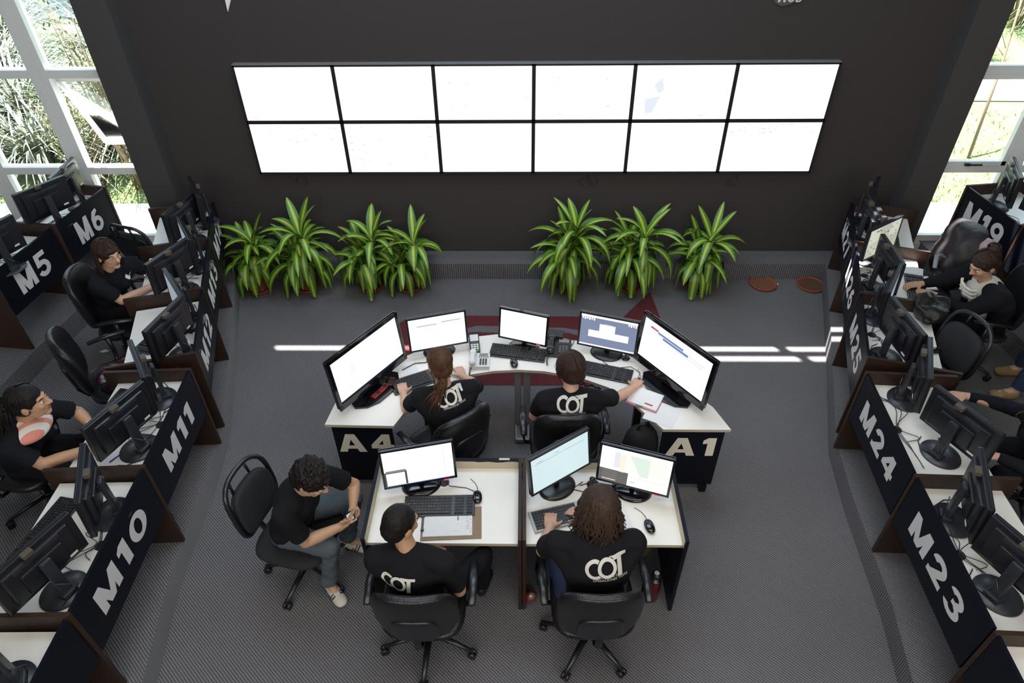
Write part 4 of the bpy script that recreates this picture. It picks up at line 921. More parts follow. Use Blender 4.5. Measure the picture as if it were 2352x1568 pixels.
sheet(-3.02, -1.40, ZD, 5, .09, .09, 'small white paper square on desk M13 by the cables')
root = thing('pen', (-2.70, -3.56, ZD), R(60), 'blue ballpoint pen on desk M11 beside the notes', 'pen')
MB().cyl((-.06, 0, .005), (.05, 0, .005), .0042, n=10).build('barrel', M_BLUE, root); MB().cyl((.05, 0, .005), (.068, 0, .005), .004, .001, n=10).build('tip', M_WHITEP, root)
root = thing('mug', (-2.66, -2.50, ZD), R(0), 'white cylindrical cup with a dark band on desk M12', 'cup')
MB().lathe([(.034, 0), (.037, .005), (.037, .09), (.033, .09), (.031, .01)], 24).build('cup', M_WHITEP, root); MB().lathe([(.0375, .03), (.0375, .036)], 24).build('band', M_PLASTIC, root)
mouse(-3.30, -1.52, ZD, 80, 'dark mouse under the hand of the woman with glasses, desk M13')
mouse(2.99, -2.50, ZD, -80, 'dark mouse at the rear of desk M25')
root = thing('pc_fan', (2.56, -3.02, ZD+.004), 0, 'small coloured gadget on the card behind the stand, desk M24', 'gadget'); 
MB().box((0, 0, .01), (.03, .045, .018), bev=.004).build('body', M_PLASTIC, root); MB().box((.012, .02, .02), (.01, .01, .004)).build('red_tip', M_RED, root)
# desk cables, one tangle for each side desk
def desk_cables(A, B, seed, label, zd=ZD):
    rr = random.Random(seed); A = V((A[0], A[1], zd)); B = V((B[0], B[1], zd)); u = (B-A).normalized(); n = V((-u.y, u.x, 0)); L = (B-A).length; mb = MB()
    for k in range(3):
        x0, x1 = rr.uniform(.12, .45)*L, rr.uniform(.55, .9)*L
        p = [A+u*x0+n*rr.uniform(.06, .16), A+u*(x0*.6+L*.2)+n*rr.uniform(.10, .26), A+u*L*.5+n*(.09+rr.uniform(-.01, .02)), A+u*(x1*.6+L*.2)+n*rr.uniform(.10, .22), A+u*x1+n*rr.uniform(.06, .14)]
        pts = []
        for i in range(len(p)-1):
            for s_ in range(4):
                t = s_/4; a = p[max(i-1, 0)]; b = p[i]; c = p[i+1]; d = p[min(i+2, len(p)-1)]
                pts.append(0.5*((2*b)+(c-a)*t+(2*a-5*b+4*c-d)*t*t+(3*b-a-3*c+d)*t**3)+V((0, 0, .006+.012*abs(math.sin(i+t)))))
        mb.tube(pts, .0026, 5)
    o = mb.build('desk_cables', M_PLASTIC, org=(A.x, A.y, zd)); tag(o, label, 'cables', 'cable tangles on the side desks')
for i, (A, B, n) in enumerate([((-2.388, -4.70), (-2.42, -3.735), 'M10'), ((-2.42, -3.735), (-2.475, -2.817), 'M11'), ((-2.507, -2.657), (-2.752, -1.832), 'M12'), ((-2.752, -1.832), (-2.985, -1.04), 'M13'), ((-2.985, -1.04), (-3.20, -.30), 'M14'),
        ((3.12, -.33), (2.89, -1.07), 'M27'), ((2.89, -1.07), (2.642, -1.86), 'M26'), ((2.642, -1.86), (2.393, -2.686), 'M25'), ((2.323, -2.826), (2.265, -3.745), 'M24'), ((2.265, -3.745), (2.235, -4.72), 'M23')]):
    desk_cables(A, B, i, 'loose black cables lying along the front of desk ' + n)
desk_cables((-4.305, -1.13), (-4.20, -.36), 31, 'loose cables on the sunlit top of desk M6', ZD2); desk_cables((-4.40, -1.93), (-4.312, -1.14), 32, 'loose cables on desk M5', ZD2); desk_cables((4.15, -.37), (4.25, -1.13), 33, 'loose cables on the sunlit top of desk M19', ZD2)
root = thing('plastic_bag', (3.13, -2.06, ZD), R(-25), 'crumpled black plastic bag on desk M25 next to the woman in white', 'bag')
mb = MB(); mb.ell((0, 0, .085), (.13, .17, .085), n=40, m=24, e=.8, e2=.8)
for v in mb.b.verts: v.co += V((noise.noise(v.co*11), noise.noise(v.co*11+V((5, 0, 0))), noise.noise(v.co*11+V((0, 9, 0)))))*.028*(1 if v.co.z > .02 else .3); v.co.z = max(v.co.z, .003)
mb.build('bag_body', M_BAG, root); MB().ell((-.02, -.18, .07), (.035, .03, .03), e=.7).build('tied_end', M_BAG, root)

# ------------------------------------------------------------------ office chairs
def chair(x, y, zb, face, kind, label, base_rot=0, seat_h=.45, arms=True, back_h=None):
    root = thing('office_chair', (x, y, zb), R(face-90), label, 'chair', 'black office chairs')
    br = R(base_rot)
    MB().cyl((0, 0, .07), (0, 0, .12), .035, n=20).cyl((0, 0, .12), (0, 0, seat_h-.07), .024, n=16).build('column', M_PLASTIC, root)
    for k in range(5):
        a = br+k*2*math.pi/5; c, s = math.cos(a), math.sin(a)
        l = MB().tube([(c*.03, s*.03, .10), (c*.16, s*.16, .088), (c*.29, s*.29, .066)], [.024, .019, .014], 8, flat=.8).build('leg', M_PLASTIC, root)
        w = MB(); px, py = c*.29, s*.29
        for sgn in (-1, 1): w.cyl((px-s*.006*sgn, py+c*.006*sgn, .026), (px-s*.024*sgn, py+c*.024*sgn, .026), .026, n=16)
        w.cyl((px, py, .03), (px, py, .062), .009, n=8); w.build('caster', M_PLASTIC, l)
    MB().box((0, 0, seat_h-.065), (.20, .24, .035), bev=.01).build('seat_plate', M_PLASTIC, root)
    lm = M_LEATHER if kind == 'A' else M_FABRICBLK
    MB().ell((0, .02, seat_h-.01), (.25, .245, .045), n=36, m=14, e=.55, e2=.7).build('seat', lm, root)
    MB().tube([(0, -.10, seat_h-.06), (0, -.24, seat_h-.05), (0, -.285, seat_h+.03), (0, -.285, seat_h+.20)], .022, 10, flat=.6).build('back_bar', M_PLASTIC, root)
    if kind == 'A':
        M = Matrix.Translation((0, -.255, seat_h+.29)) @ Matrix.Rotation(R(7), 4, 'X')
        MB().ell((0, 0, 0), (.235, .045, .255), M, n=44, m=22, e=.6, e2=.62, bend=1.1).build('backrest', lm, root)
        MB().ell((0, -.038, -.07), (.13, .022, .13), M, n=30, m=14, e=.6, e2=.6, bend=.6).build('back_cover', M_PLASTIC, root)
    else:
        M = Matrix.Translation((0, -.265, seat_h+.29)) @ Matrix.Rotation(R(7), 4, 'X')
        MB().ell((0, .012, -.035), (.18, .035, .175), M, n=40, m=18, e=.55, e2=.55, bend=.9).build('backrest', lm, root)
        rim = MB(); pts = []
        for i in range(41):
            a = 2*math.pi*i/40; xx = .205*math.copysign(abs(math.cos(a))**.62, math.cos(a)); zz = .235*math.copysign(abs(math.sin(a))**.62, math.sin(a)); pts.append(M @ V((xx, -.012+.9*xx*xx, zz)))
        rim.tube(pts, .016, 8, cap=False)
        rim.ell((0, -.016, -.05), (.185, .016, .175), M, n=32, m=12, e=.55, e2=.55, bend=.9)
        for xx in (-.09, .09): rim.tube([M @ V((xx, -.01, .11)), M @ V((xx*.9, -.012, .232))], .010, 6)
        rim.build('back_frame', M_PLASTIC, root)
    if arms:
        for sx in (-1, 1):
            a = MB(); a.tube([(sx*.20, .02, seat_h-.05), (sx*.285, .02, seat_h-.03), (sx*.30, .03, seat_h+.06), (sx*.295, .02, seat_h+.19)], .017, 8, flat=.6); a.tube([(sx*.295, -.12, seat_h+.195), (sx*.30, .02, seat_h+.208), (sx*.295, .16, seat_h+.20)], [.022, .027, .022], 10, flat=.55)
            a.build('armrest', M_PLASTIC, root)
    return root
chair(-1.56, -3.82, 0, -14, 'B', 'black chair with slotted handle under the man with the phone', base_rot=-2, arms=False)
chair(-.67, -4.31, 0, 90, 'A', 'black armchair at the left front desk, bottom centre', base_rot=52)
chair(.33, -4.29, 0, 92, 'A', 'black armchair of the long-haired person at the right front desk', base_rot=20)
chair(-.64, -3.06, 0, 130, 'A', 'black armchair turned sideways behind the auburn ponytail', base_rot=10)
chair(.21, -3.01, 0, 92, 'A', 'black armchair of the short-haired person at the curved desk', base_rot=30)
chair(-3.50, -1.83, H1, 12, 'A', 'black chair of the woman with glasses at desk M13', base_rot=12)
chair(-3.50, -3.40, H1, -8, 'A', 'black armchair of the woman in the striped collar, left edge', base_rot=40)
chair(-3.24, -2.56, H1, 35, 'A', 'empty black armchair with a burgundy cloth at desk M12', base_rot=0)
chair(-3.60, -.85, H1, 72, 'B', 'black chair with slotted frame behind the woman with glasses', base_rot=0, arms=False)
chair(3.72, -1.83, H1, 168, 'A', 'black chair of the woman in the white blouse', base_rot=10)
chair(2.96, -2.50, H1, 192, 'B', 'empty black chair with slotted back behind desk M25', base_rot=30, arms=False, seat_h=.42)
chair(3.50, -1.30, H1, 175, 'B', 'black chair behind the jacket at desk M27', base_rot=25, arms=False)
chair(3.42, -3.38, H1, 178, 'A', 'black armchair at the right edge beside desk M24', base_rot=15)
chair(-3.55, -4.35, H1, -5, 'A', 'black chair edge beside desk M10 at the left edge', base_rot=15)
# burgundy cloth on the empty chair, jacket over a chair
mb = MB(); mb.ell((0, 0, 0), (.17, .26, .05), n=36, m=20, e=.8, e2=.9)
for v in mb.b.verts: v.co += V((0, 0, 1))*.05*noise.noise(v.co*9) + V((1, 0, 0))*.03*noise.noise(v.co*7+V((3, 1, 0)))
o = mb.build('cloth_bundle', M_BURG); o.location = (-3.14, -2.52, H1+.51); o.rotation_euler = (0, 0, R(-40)); tag(o, 'shiny burgundy and black cloth bundled on the empty chair', 'garment')
root = thing('jacket', (3.70, -1.30, H1), R(80), 'dark jacket with pale pink lining draped over a chair by desk M19', 'jacket')
mb = MB(); mb.ell((0, 0, .78), (.27, .15, .30), n=44, m=26, e=.8, e2=.75)
for v in mb.b.verts:
    v.co += V((noise.noise(v.co*6), noise.noise(v.co*6+V((4, 0, 0))), .6*noise.noise(v.co*6+V((0, 7, 0)))))*.05
mb.build('body', M_JACKET, root)
mb = MB(); mb.ell((-.17, -.09, .93), (.10, .085, .13), n=26, m=16)
for v in mb.b.verts: v.co += V((noise.noise(v.co*12), noise.noise(v.co*12+V((4, 0, 0))), noise.noise(v.co*12+V((0, 7, 0)))))*.03
mb.build('lining', M_PINK, root)
tag(MB().tube([(-.10, 0, .0), (-.06, .10, .06), (0, .14, .05), (.08, .08, .0)], .018, 8, flat=.35).build('bag_strap', mat('grey_strap', (.25, .27, .3), .5)), 'pale grey bag strap hanging by the jacket near desk M26', 'strap').location = (3.50, -1.52, .98)

# ------------------------------------------------------------------ people
def remeshed(mb, voxel, smooth=3, fac=.5):
    me = bpy.data.meshes.new('shape_source'); bmesh.ops.recalc_face_normals(mb.b, faces=mb.b.faces); mb.b.to_mesh(me); mb.b.free()
    o = bpy.data.objects.new('shape_source', me); COL.objects.link(o)
    r = o.modifiers.new('r', 'REMESH'); r.mode = 'VOXEL'; r.voxel_size = voxel; r.use_smooth_shade = True
    s = o.modifiers.new('s', 'SMOOTH'); s.factor = fac; s.iterations = smooth
    bpy.context.view_layer.update()
    out = bpy.data.meshes.new_from_object(o.evaluated_get(bpy.context.evaluated_depsgraph_get()))
    bpy.data.objects.remove(o); bpy.data.meshes.remove(me)
    return out
def displace(me, fn):
    n = len(me.vertices); nr = [0.0]*(3*n); co = [0.0]*(3*n)
    me.vertices.foreach_get('normal', nr); me.vertices.foreach_get('co', co)
    for i in range(n):
        w = fn(V(co[3*i:3*i+3]))
        for k in range(3): co[3*i+k] += nr[3*i+k]*w
    me.vertices.foreach_set('co', co); me.update()
def mesh_obj(name, me, m, parent=None, org=None):
    me.name = name; me.materials.clear(); me.materials.append(m)
    if org is not None:
        me.transform(Matrix.Translation(-V(org)))
    me.polygons.foreach_set('use_smooth', [True]*len(me.polygons))
    o = bpy.data.objects.new(name, me); COL.objects.link(o)
    if parent: o.parent = parent
    return o
def cap_(mb, a, b, ra, rb):
    """closed tapered capsule"""
    a, b = V(a), V(b); L = (b-a).length
    n = 14; x, y, d = basis(b-a) if L > 1e-6 else (V((1, 0, 0)), V((0, 1, 0)), V((0, 0, 1)))
    rings = []
    for ph in (-90, -60, -30, 0): rings.append((a, ra, ph))
    for ph in (0, 30, 60, 90): rings.append((b, rb, ph))
    vv = []
    for c, r, ph in rings:
        rr = r*math.cos(R(ph)); z = r*math.sin(R(ph))
        if abs(ph) == 90: rr = r*.02
        for i in range(n): t = 2*math.pi*i/n; vv.append(c + d*z + x*(rr*math.cos(t)) + y*(rr*math.sin(t)))
    m = len(rings); f = [(k*n+i, k*n+(i+1) % n, (k+1)*n+(i+1) % n, (k+1)*n+i) for k in range(m-1) for i in range(n)]
    f += [list(range(n))[::-1], list(range((m-1)*n, m*n))]
    mb._new(vv, f, 0, None, True)
def cone_(mb, a, b, ra, rb, n=16):
    a, b = V(a), V(b); x, y, d = basis(b-a); vv = []
    for p, r in ((a, ra), (b, rb)):
        for i in range(n): t = 2*math.pi*i/n; vv.append(p + x*(r*math.cos(t)) + y*(r*math.sin(t)))
    mb._new(vv, [(i, (i+1) % n, n+(i+1) % n, n+i) for i in range(n)] + [list(range(n))[::-1], list(range(n, 2*n))])
def frame(o, x, y, z): return Matrix(((x.x, y.x, z.x, o.x), (x.y, y.y, z.y, o.y), (x.z, y.z, z.z, o.z), (0, 0, 0, 1)))
def hand(mb, wr, d, n, side, curl=25, s=1.0, grip=0):
    """palm, four fingers and a thumb; d points to the fingers, n is the palm normal, side +1 right -1 left"""
    d = V(d).normalized(); n = (V(n) - d*V(n).dot(d)).normalized(); t = d.cross(n)*side
    cap_(mb, wr - d*.015, wr + d*.02, .026*s, .027*s)
    for k in (-1, -.33, .33, 1): cap_(mb, wr + d*.015*s + t*k*.018*s, wr + d*.085*s + t*k*.029*s, .0155*s, .0125*s)
    for k, L in ((1, .070), (.33, .078), (-.33, .073), (-1, .057)):
        p = wr + d*.088*s + t*k*.029*s; fd = (d + t*k*.10).normalized(); a = R(curl*.5)
        for seg in (.45, .31, .24):
            q = p + (fd*math.cos(a) + n*math.sin(a))*L*seg*s; cap_(mb, p, q, .0088*s, .0078*s); p = q; a += R(curl)
    p = wr + d*.028*s + t*.030*s; td = (d*.75 + t*.75 + n*.25).normalized()
    q = p + td*.040*s; cap_(mb, p, q, .0125*s, .0105*s); q2 = q + (td*.8 + d*.5 + n*.25*grip).normalized()*.030*s; cap_(mb, q, q2, .0105*s, .0085*s)
def person(name, label, J, skin, top=None, bottom=None, shoe=None, hair=None, group=None, female=False, sleeve=.62, scale=1.0, voxel=.0055, logo=False, curlL=28, curlR=28, shirt_extra=None, jacket_long=False):
    j = {k: V(v) for k, v in J.items() if isinstance(v, tuple)}
    rv = (j['shR']-j['shL']).normalized(); spine = (j['neck']-j['pel']).normalized(); fwd = spine.cross(rv).normalized(); fwd = -fwd if fwd.dot(V(J['fwd'])) < 0 else fwd
    k = scale; chest = j['pel'].lerp(j['neck'], .66); waist = j['pel'].lerp(j['neck'], .33)
    hipL = j['pel'] - rv*.085*k; hipR = j['pel'] + rv*.085*k
    sw = (j['shR']-j['shL']).length
    def torso(mb, e, low=True):
        F = frame(V((0, 0, 0)), rv, fwd, spine)
        T = lambda c: Matrix.Translation(c) @ F
        mb.ell((0, 0, 0), ((.165 if not female else .17)*k+e, .115*k+e, .115*k+e), T(j['pel']+spine*.03), n=28, m=18)
        mb.ell((0, 0, 0), ((.150 if not female else .135)*k+e, .105*k+e, .14*k+e), T(waist), n=28, m=18)
        mb.ell((0, 0, 0), (sw*.44+e, .118*k+e, .17*k+e), T(chest-fwd*.005), n=28, m=18)
        if female:
            for sgn in (-1, 1): mb.ell((0, 0, 0), (.058*k+e, .05*k+e, .06*k+e), T(chest+fwd*.085*k+rv*sgn*.068*k-spine*.01), n=16, m=12)
        up_ = j['neck']-spine*.045
        cap_(mb, j['shL'], up_-rv*.05, .056*k+e, .058*k+e); cap_(mb, j['shR'], up_+rv*.05, .056*k+e, .058*k+e)
        cap_(mb, up_-rv*.05, up_+rv*.05, .058*k+e, .058*k+e)
        cap_(mb, j['shL']-spine*.02, chest-rv*.10*k, .055*k+e, .085*k+e); cap_(mb, j['shR']-spine*.02, chest+rv*.10*k, .055*k+e, .085*k+e)
    # body
    b = MB(); torso(b, -.008)
    cap_(b, j['neck']-spine*.04, j['head']-V((0, 0, .05))-V(J['face']).normalized()*.012, .056*k, .050*k)
    for s_ in 'LR':
        sh, el, wr = j['sh'+s_], j['el'+s_], j['wr'+s_]
        cap_(b, sh, el, .046*k, .038*k); cap_(b, el, el.lerp(wr, .35), .039*k, .040*k); cap_(b, el.lerp(wr, .35), wr, .040*k, .026*k)
        hand(b, wr, J['hd'+s_], J['hn'+s_], 1 if s_ == 'R' else -1, J.get('curl'+s_, 24), .98*k, 1)
        hp = hipL if s_ == 'L' else hipR; kn, an, to = j['kn'+s_], j['an'+s_], j['to'+s_]
        cap_(b, hp, kn, .075*k, .05*k); cap_(b, kn, an, .048*k, .034*k); cap_(b, an, to, .03*k, .028*k)
    # head
    f = V(J['face']).normalized(); upv = V(J.get('hup', (0, 0, 1))); hx = f.cross(upv).normalized(); hz = hx.cross(f); HF = frame(j['head'], hx, f, hz)
    E_ = lambda c, r: b.ell((0, 0, 0), tuple(v*k for v in r), HF @ Matrix.Translation(V(c)*k), n=24, m=16)
    P_ = lambda c: HF @ (V(c)*k)
    E_((0, -.012, .025), (.074, .094, .088)); E_((0, .032, -.025), (.061, .062, .088)); E_((0, .060, -.096), (.030, .028, .020))
    for sx in (-1, 1):
        E_((sx*.034, .02, -.072), (.024, .042, .032)); E_((sx*.034, .068, -.022), (.024, .022, .024)); E_((sx*.078, -.008, -.012), (.010, .022, .031))
        cap_(b, P_((sx*.034, .080, .027)), P_((sx*.012, .086, .024)), .010*k, .011*k)
    cap_(b, P_((0, .090, .012)), P_((0, .112, -.024)), .0085*k, .0125*k)
    for sx in (-1, 1): E_((sx*.011, .101, -.029), (.0085, .009, .007))
    body = remeshed(b, voxel, 3, .45)
    base = V((j['pel'].x, j['pel'].y, J['zb']))
    o = mesh_obj(name, body, skin, None, base); o.location = base; tag(o, label, 'person', group)
    def child(nm, me, m): return mesh_obj(nm, me, m, o, base)
    # clothes
    def grow(mb, vox=.009, sm=4): return remeshed(mb, vox, sm, .5)
    s = MB(); torso(s, .010)
    cone_(s, j['neck']-spine*.055, j['neck']-spine*(.006 if not J.get('collar') else -.012), .085*k, .064*k)
    for s_ in 'LR':
        sh, el, wr = j['sh'+s_], j['el'+s_], j['wr'+s_]
        if sleeve <= 1: e = sh.lerp(el, sleeve); cap_(s, sh, sh.lerp(el, sleeve*.3), .064*k, .062*k); cone_(s, sh.lerp(el, sleeve*.2), e, .062*k, .063*k)
        else: cap_(s, sh, el, .058*k, .050*k); cone_(s, el, el.lerp(wr, .92), .050*k, .036*k); cap_(s, el, el, .051*k, .051*k)
    sm = grow(s)
    displace(sm, lambda p: .009*noise.noise(p*8) + .006*noise.noise(V((p.x*16, p.y*16, p.z*9))+V((2, 3, 4))))
    sh_o = child('shirt', sm, top)
    p_ = MB()
    F = frame(V((0, 0, 0)), rv, fwd, spine)
    p_.ell((0, 0, 0), (.17*k, .125*k, .10*k), Matrix.Translation(j['pel']) @ F, n=24, m=14)
    for s_ in 'LR':
        hp = hipL if s_ == 'L' else hipR; kn, an = j['kn'+s_], j['an'+s_]
        cap_(p_, hp, kn, .088*k, .064*k); cone_(p_, kn, kn.lerp(an, .93), .062*k, .052*k); cap_(p_, kn, kn, .063*k, .063*k)
        if J.get('cuff'): cone_(p_, kn.lerp(an, .78), kn.lerp(an, .95), .060*k, .061*k)
    pm = grow(p_)
    displace(pm, lambda p: .008*noise.noise(p*10) + .005*noise.noise(p*24))
    child('trousers', pm, bottom)
    for s_ in 'LR':
        an, to = j['an'+s_], j['to'+s_]; d = (to-an); d.z = 0; d.normalize(); sd_ = V((-d.y, d.x, 0)); F2 = frame(V((an.x, an.y, J['zb'])), d, sd_, V((0, 0, 1)))
        q = MB(); q.ell((.045, 0, .045), (.075, .042, .045), F2, e=.8); q.ell((.11, 0, .033), (.065, .045, .033), F2, e=.8); q.ell((.0, 0, .055), (.05, .038, .055), F2); so_ = child('shoe', remeshed(q, .007, 3), shoe or M_PLASTIC)
        if J.get('stripes'):
            w = MB()
            for i in range(3):
                for sgn in (-1, 1): w.tube([F2 @ V((.04+.02*i, sgn*.041, .02)), F2 @ V((.055+.02*i, sgn*.040, .05)), F2 @ V((.065+.02*i, sgn*.020, .080))], .0045, 5)
            w.b.to_mesh(m_ := bpy.data.meshes.new('stripe')); w.b.free()
            m_.transform(Matrix.Translation(-base))
            m_.materials.append(M_PLASTIC); oo = bpy.data.objects.new('stripes', m_); COL.objects.link(oo); oo.parent = so_
    # face details
    for sx in (-1, 1):
        w = MB(); c = P_((sx*.031, .0795, .006)); w.ell((0, 0, 0), (.0125*k, .0125*k, .0075*k), frame(c, hx, f, hz), n=16, m=10)
        w.ell((0, 0, 0), (.0055*k, .003*k, .0055*k), frame(P_((sx*.031, .0915, .006)), hx, f, hz), n=12, m=8, mi=1)
        eo = w.build('eye', [M_EYEW, M_IRIS], None); eo.data.transform(Matrix.Translation(-base)); eo.parent = o
        w = MB(); w.tube([P_((sx*.017, .094, .026)), P_((sx*.034, .0895, .032)), P_((sx*.050, .076, .026))], [.0026*k, .0034*k, .0018*k], 6)
        eo = w.build('eyebrow', hair[1] if hair else H_BLACK, None); eo.data.transform(Matrix.Translation(-base)); eo.parent = o
    w = MB(); w.tube([P_((-.021, .083, -.058)), P_((0, .094, -.055)), P_((.021, .083, -.058))], [.002, .0052*k, .002], 8); w.tube([P_((-.019, .083, -.061)), P_((0, .093, -.066)), P_((.019, .083, -.061))], [.002, .006*k, .002], 8)
    eo = w.build('lips', M_LIP, None); eo.data.transform(Matrix.Translation(-base)); eo.parent = o
    # hair
    if hair:
        style, hm = hair; h = MB(); rr = random.Random(len(label))
        HE = lambda c, r: h.ell((0, 0, 0), tuple(v*k for v in r), HF @ Matrix.Translation(V(c)*k), n=32, m=20)
        thick = {'buzz': .004, 'bob': .014, 'curly': .016, 'long': .015, 'pony': .010, 'straight': .014, 'back': .008, 'bun': .010}[style]
        HE((0, -.020, .036), (.077+thick, .092+thick, .086+thick)); HE((0, -.045, -.005), (.070+thick, .068+thick, .085+thick*.6))
        if style in ('bob',): HE((0, -.03, -.02), (.086, .075, .085))
        if style in ('straight',): HE((0, .055, .058), (.058, .036, .034))
        if style == 'curly':
            for i in range(70):
                a = rr.uniform(0, 6.28); ph = rr.uniform(-.3, 1.5); HE((.086*math.cos(a)*math.cos(ph), -.02+.098*math.sin(a)*math.cos(ph), .036+.098*math.sin(ph)), (.018, .018, .018))
        if style == 'bun': HE((0, -.085, .105), (.05, .045, .042))
        hmh = remeshed(h, .0055, 2)
        amp = {'curly': .012, 'long': .006, 'bun': .006}.get(style, .003)
        hs = 60 if style == 'curly' else 40
        displace(hmh, lambda p: amp*noise.noise(p*hs))
        ho = child('hair', hmh, hm)
        # strands
        L = MB()
        def lock(az, length, th0, th1, r, wave=.006, spread=1.0, target=None):
            pts = []; rad = []
            for i in range(7):
                th = th0+(th1-th0)*i/6; rx, ry, rz = (.077+thick+.003)*k, (.094+thick+.003)*k, (.087+thick+.003)*k
                pts.append(HF @ V((rx*math.sin(th)*math.sin(az), -.020*k-ry*math.sin(th)*math.cos(az), .036*k+rz*math.cos(th))))
            p = pts[-1]; d = (pts[-1]-pts[-2]).normalized(); ph = rr.uniform(0, 6.28); out = (p - j['head']); out.z = 0
            if out.length > 0: out.normalize()
            n = 9; side = d.cross(V((0, 0, 1))); 
            if side.length < .01: side = V((1, 0, 0))
            for i in range(n):
                t = (i+1)/n
                if target is not None: d = (d*.6 + (target - p).normalized()*.55).normalized()
                else: d = (d*.65 + V((0, 0, -1))*.5 + out*.10*spread*(1-t)).normalized()
                p = p + d*(length/n); pts.append(p + side.normalized()*wave*math.sin(ph+t*8)*t + out*wave*.7*math.cos(ph*2+t*7)*t)
            m = len(pts); L.tube(pts, [r*(.5+.5*min(1, i/4))*(1-.75*max(0, (i-m*.6)/(m*.4))) for i in range(m)], 5, flat=.6)
        if style == 'long':
            for i in range(260): lock(rr.uniform(-1.9, 1.9), rr.uniform(.13, .27), .15, rr.uniform(1.2, 1.8), rr.uniform(.0035, .009), .024, 1.2)
        if style == 'straight':
            for i in range(170): lock(rr.uniform(-1.75, 1.75), rr.uniform(.15, .22), .15, rr.uniform(1.5, 1.8), rr.uniform(.004, .007), .004, .5)
            for i in range(26): lock(3.14+rr.uniform(-.75, .75), .012, .25, rr.uniform(1.05, 1.18), .0035, .002, .3)
        if style == 'bob':
            for i in range(170): lock(rr.uniform(-2.1, 2.1), rr.uniform(.03, .06), .1, rr.uniform(1.5, 1.9), rr.uniform(.004, .006), .002, .1)
        if style in ('pony', 'back'):
            kt = V(J['knot']) if 'knot' in J else HF @ V((0, -.12, -.02))
            for i in range(130): lock(rr.uniform(-2.0, 2.0), .11, .12, rr.uniform(1.0, 1.5), .0045, .002, 0, target=kt)
            td = V(J.get('tail', (0, -.05, -.20)))
            for i in range(90):
                o0 = V((rr.gauss(0, 1), rr.gauss(0, 1), rr.gauss(0, 1)))*.011; o1 = V((rr.gauss(0, 1), rr.gauss(0, 1), rr.gauss(0, .6)))*.030; l_ = rr.uniform(.75, 1.1)
                L.tube([kt+o0, kt+o0*1.6+td*.3*l_-V((0, 0, 0)), kt+o1*.7+td*.65*l_, kt+o1+td*l_], [.005, .006, .005, .0015], 5)
            L.tube([kt+V((0, 0, .012)), kt+td.normalized()*.02], .022, 10)
        if style == 'bun':
            for i in range(110): lock(rr.uniform(-2.1, 2.1), .05, .25, rr.uniform(.9, 1.45), .004, .003, 0)
            for i in range(40):
                a = rr.uniform(0, 6.28); c = V((0, -.085, .105)); q = []
                for t in range(8): q.append(HF @ ((c + V((.05*math.cos(a+t*.5), .045*math.sin(a+t*.5)*.9, .042*math.sin(a*3+t*.3)*.8)))*k))
                L.tube(q, .004, 5)
        if style == 'buzz':
            pass
        if len(L.b.verts):
            lo = L.build('strands', hm, None); lo.data.transform(Matrix.Translation(-base)); lo.parent = ho
        else: L.b.free()
    # back print
    if logo:
        bvh = BVHTree.FromObject(sh_o, bpy.context.evaluated_depsgraph_get())
        cx, cz, wd, rot, txt = logo
        gx = rv*math.cos(R(rot)) + spine*math.sin(R(rot)); gy = spine*math.cos(R(rot)) - rv*math.sin(R(rot)); c0 = chest + rv*cx + spine*cz
        pb = MB()
        def proj(q):
            p = c0 + gx*q[0] + gy*q[1] - base
            hit = bvh.ray_cast(p - fwd*.5, fwd)
            return (hit[0] - fwd*.0045) if hit[0] is not None else p - fwd*.13
        s1 = wd/2.05; polys = []
        polys += [[(x, y) for x, y in q] for q in arc(.47, .5, .47, .5, .17, 55, 305, 30)]
        ring0 = len(polys); polys += [[(x+.60, y) for x, y in q] for q in arc(.47, .52, .505, .535, .05, 0, 360, 40)]
        ring1 = len(polys); polys += [[(x+.60, y) for x, y in q] for q in arc(.47, .52, .47, .5, .17, 0, 360, 40)]
        polys += rc(1.40, .86, 2.05, 1.04) + rc(1.58, 0.02, 1.80, .88) + [[(1.27, .86), (1.42, .86), (1.42, 1.04), (1.20, 1.04)]]
        for qi, q in enumerate(polys):
            lift = .0 if qi < ring0 else (.0008 if qi < ring1 else .0016); pm_i = 1 if ring0 <= qi < ring1 else 0
            # subdivide long quads so the print follows the cloth
            if len(q) == 4:
                n = 5
                for a in range(n):
                    for c in range(n):
                        def L2(u, v): return tuple((1-u)*(1-v)*q[0][i]+u*(1-v)*q[1][i]+u*v*q[2][i]+(1-u)*v*q[3][i] for i in range(2))
                        if len(polys) > 0 and (abs(q[0][0]-q[1][0])+abs(q[0][1]-q[1][1]) < .2) and (a or c): continue
                        if abs(q[0][0]-q[1][0])+abs(q[0][1]-q[1][1]) < .2: cs = q
                        else: cs = [L2(a/n, c/n), L2((a+1)/n, c/n), L2((a+1)/n, (c+1)/n), L2(a/n, (c+1)/n)]
                        pb._new([proj(((x-1.02)*s1, (y-.5)*s1)) - fwd*lift for x, y in cs], [(0, 1, 2, 3)], pm_i)
        if txt:
            for body_, w_, y_ in (('CENTRO DE', .95, -.16), ('OPERACIONES TIGRE', 1.72, -.34)):
                vs, fs = text_mesh(body_); pb._new([proj((((u-.5)*w_+.18)*s1, (y_-.30+v*.13)*s1)) for u, v in vs], fs)
        po = pb.build('back_print', [M_PRINT, top], None); po.parent = sh_o
    return o, sh_o, base, P_
def attach(mb, name, m, parent, base):
    q = mb.build(name, m, None); q.data.transform(Matrix.Translation(-base)); q.parent = parent; return q
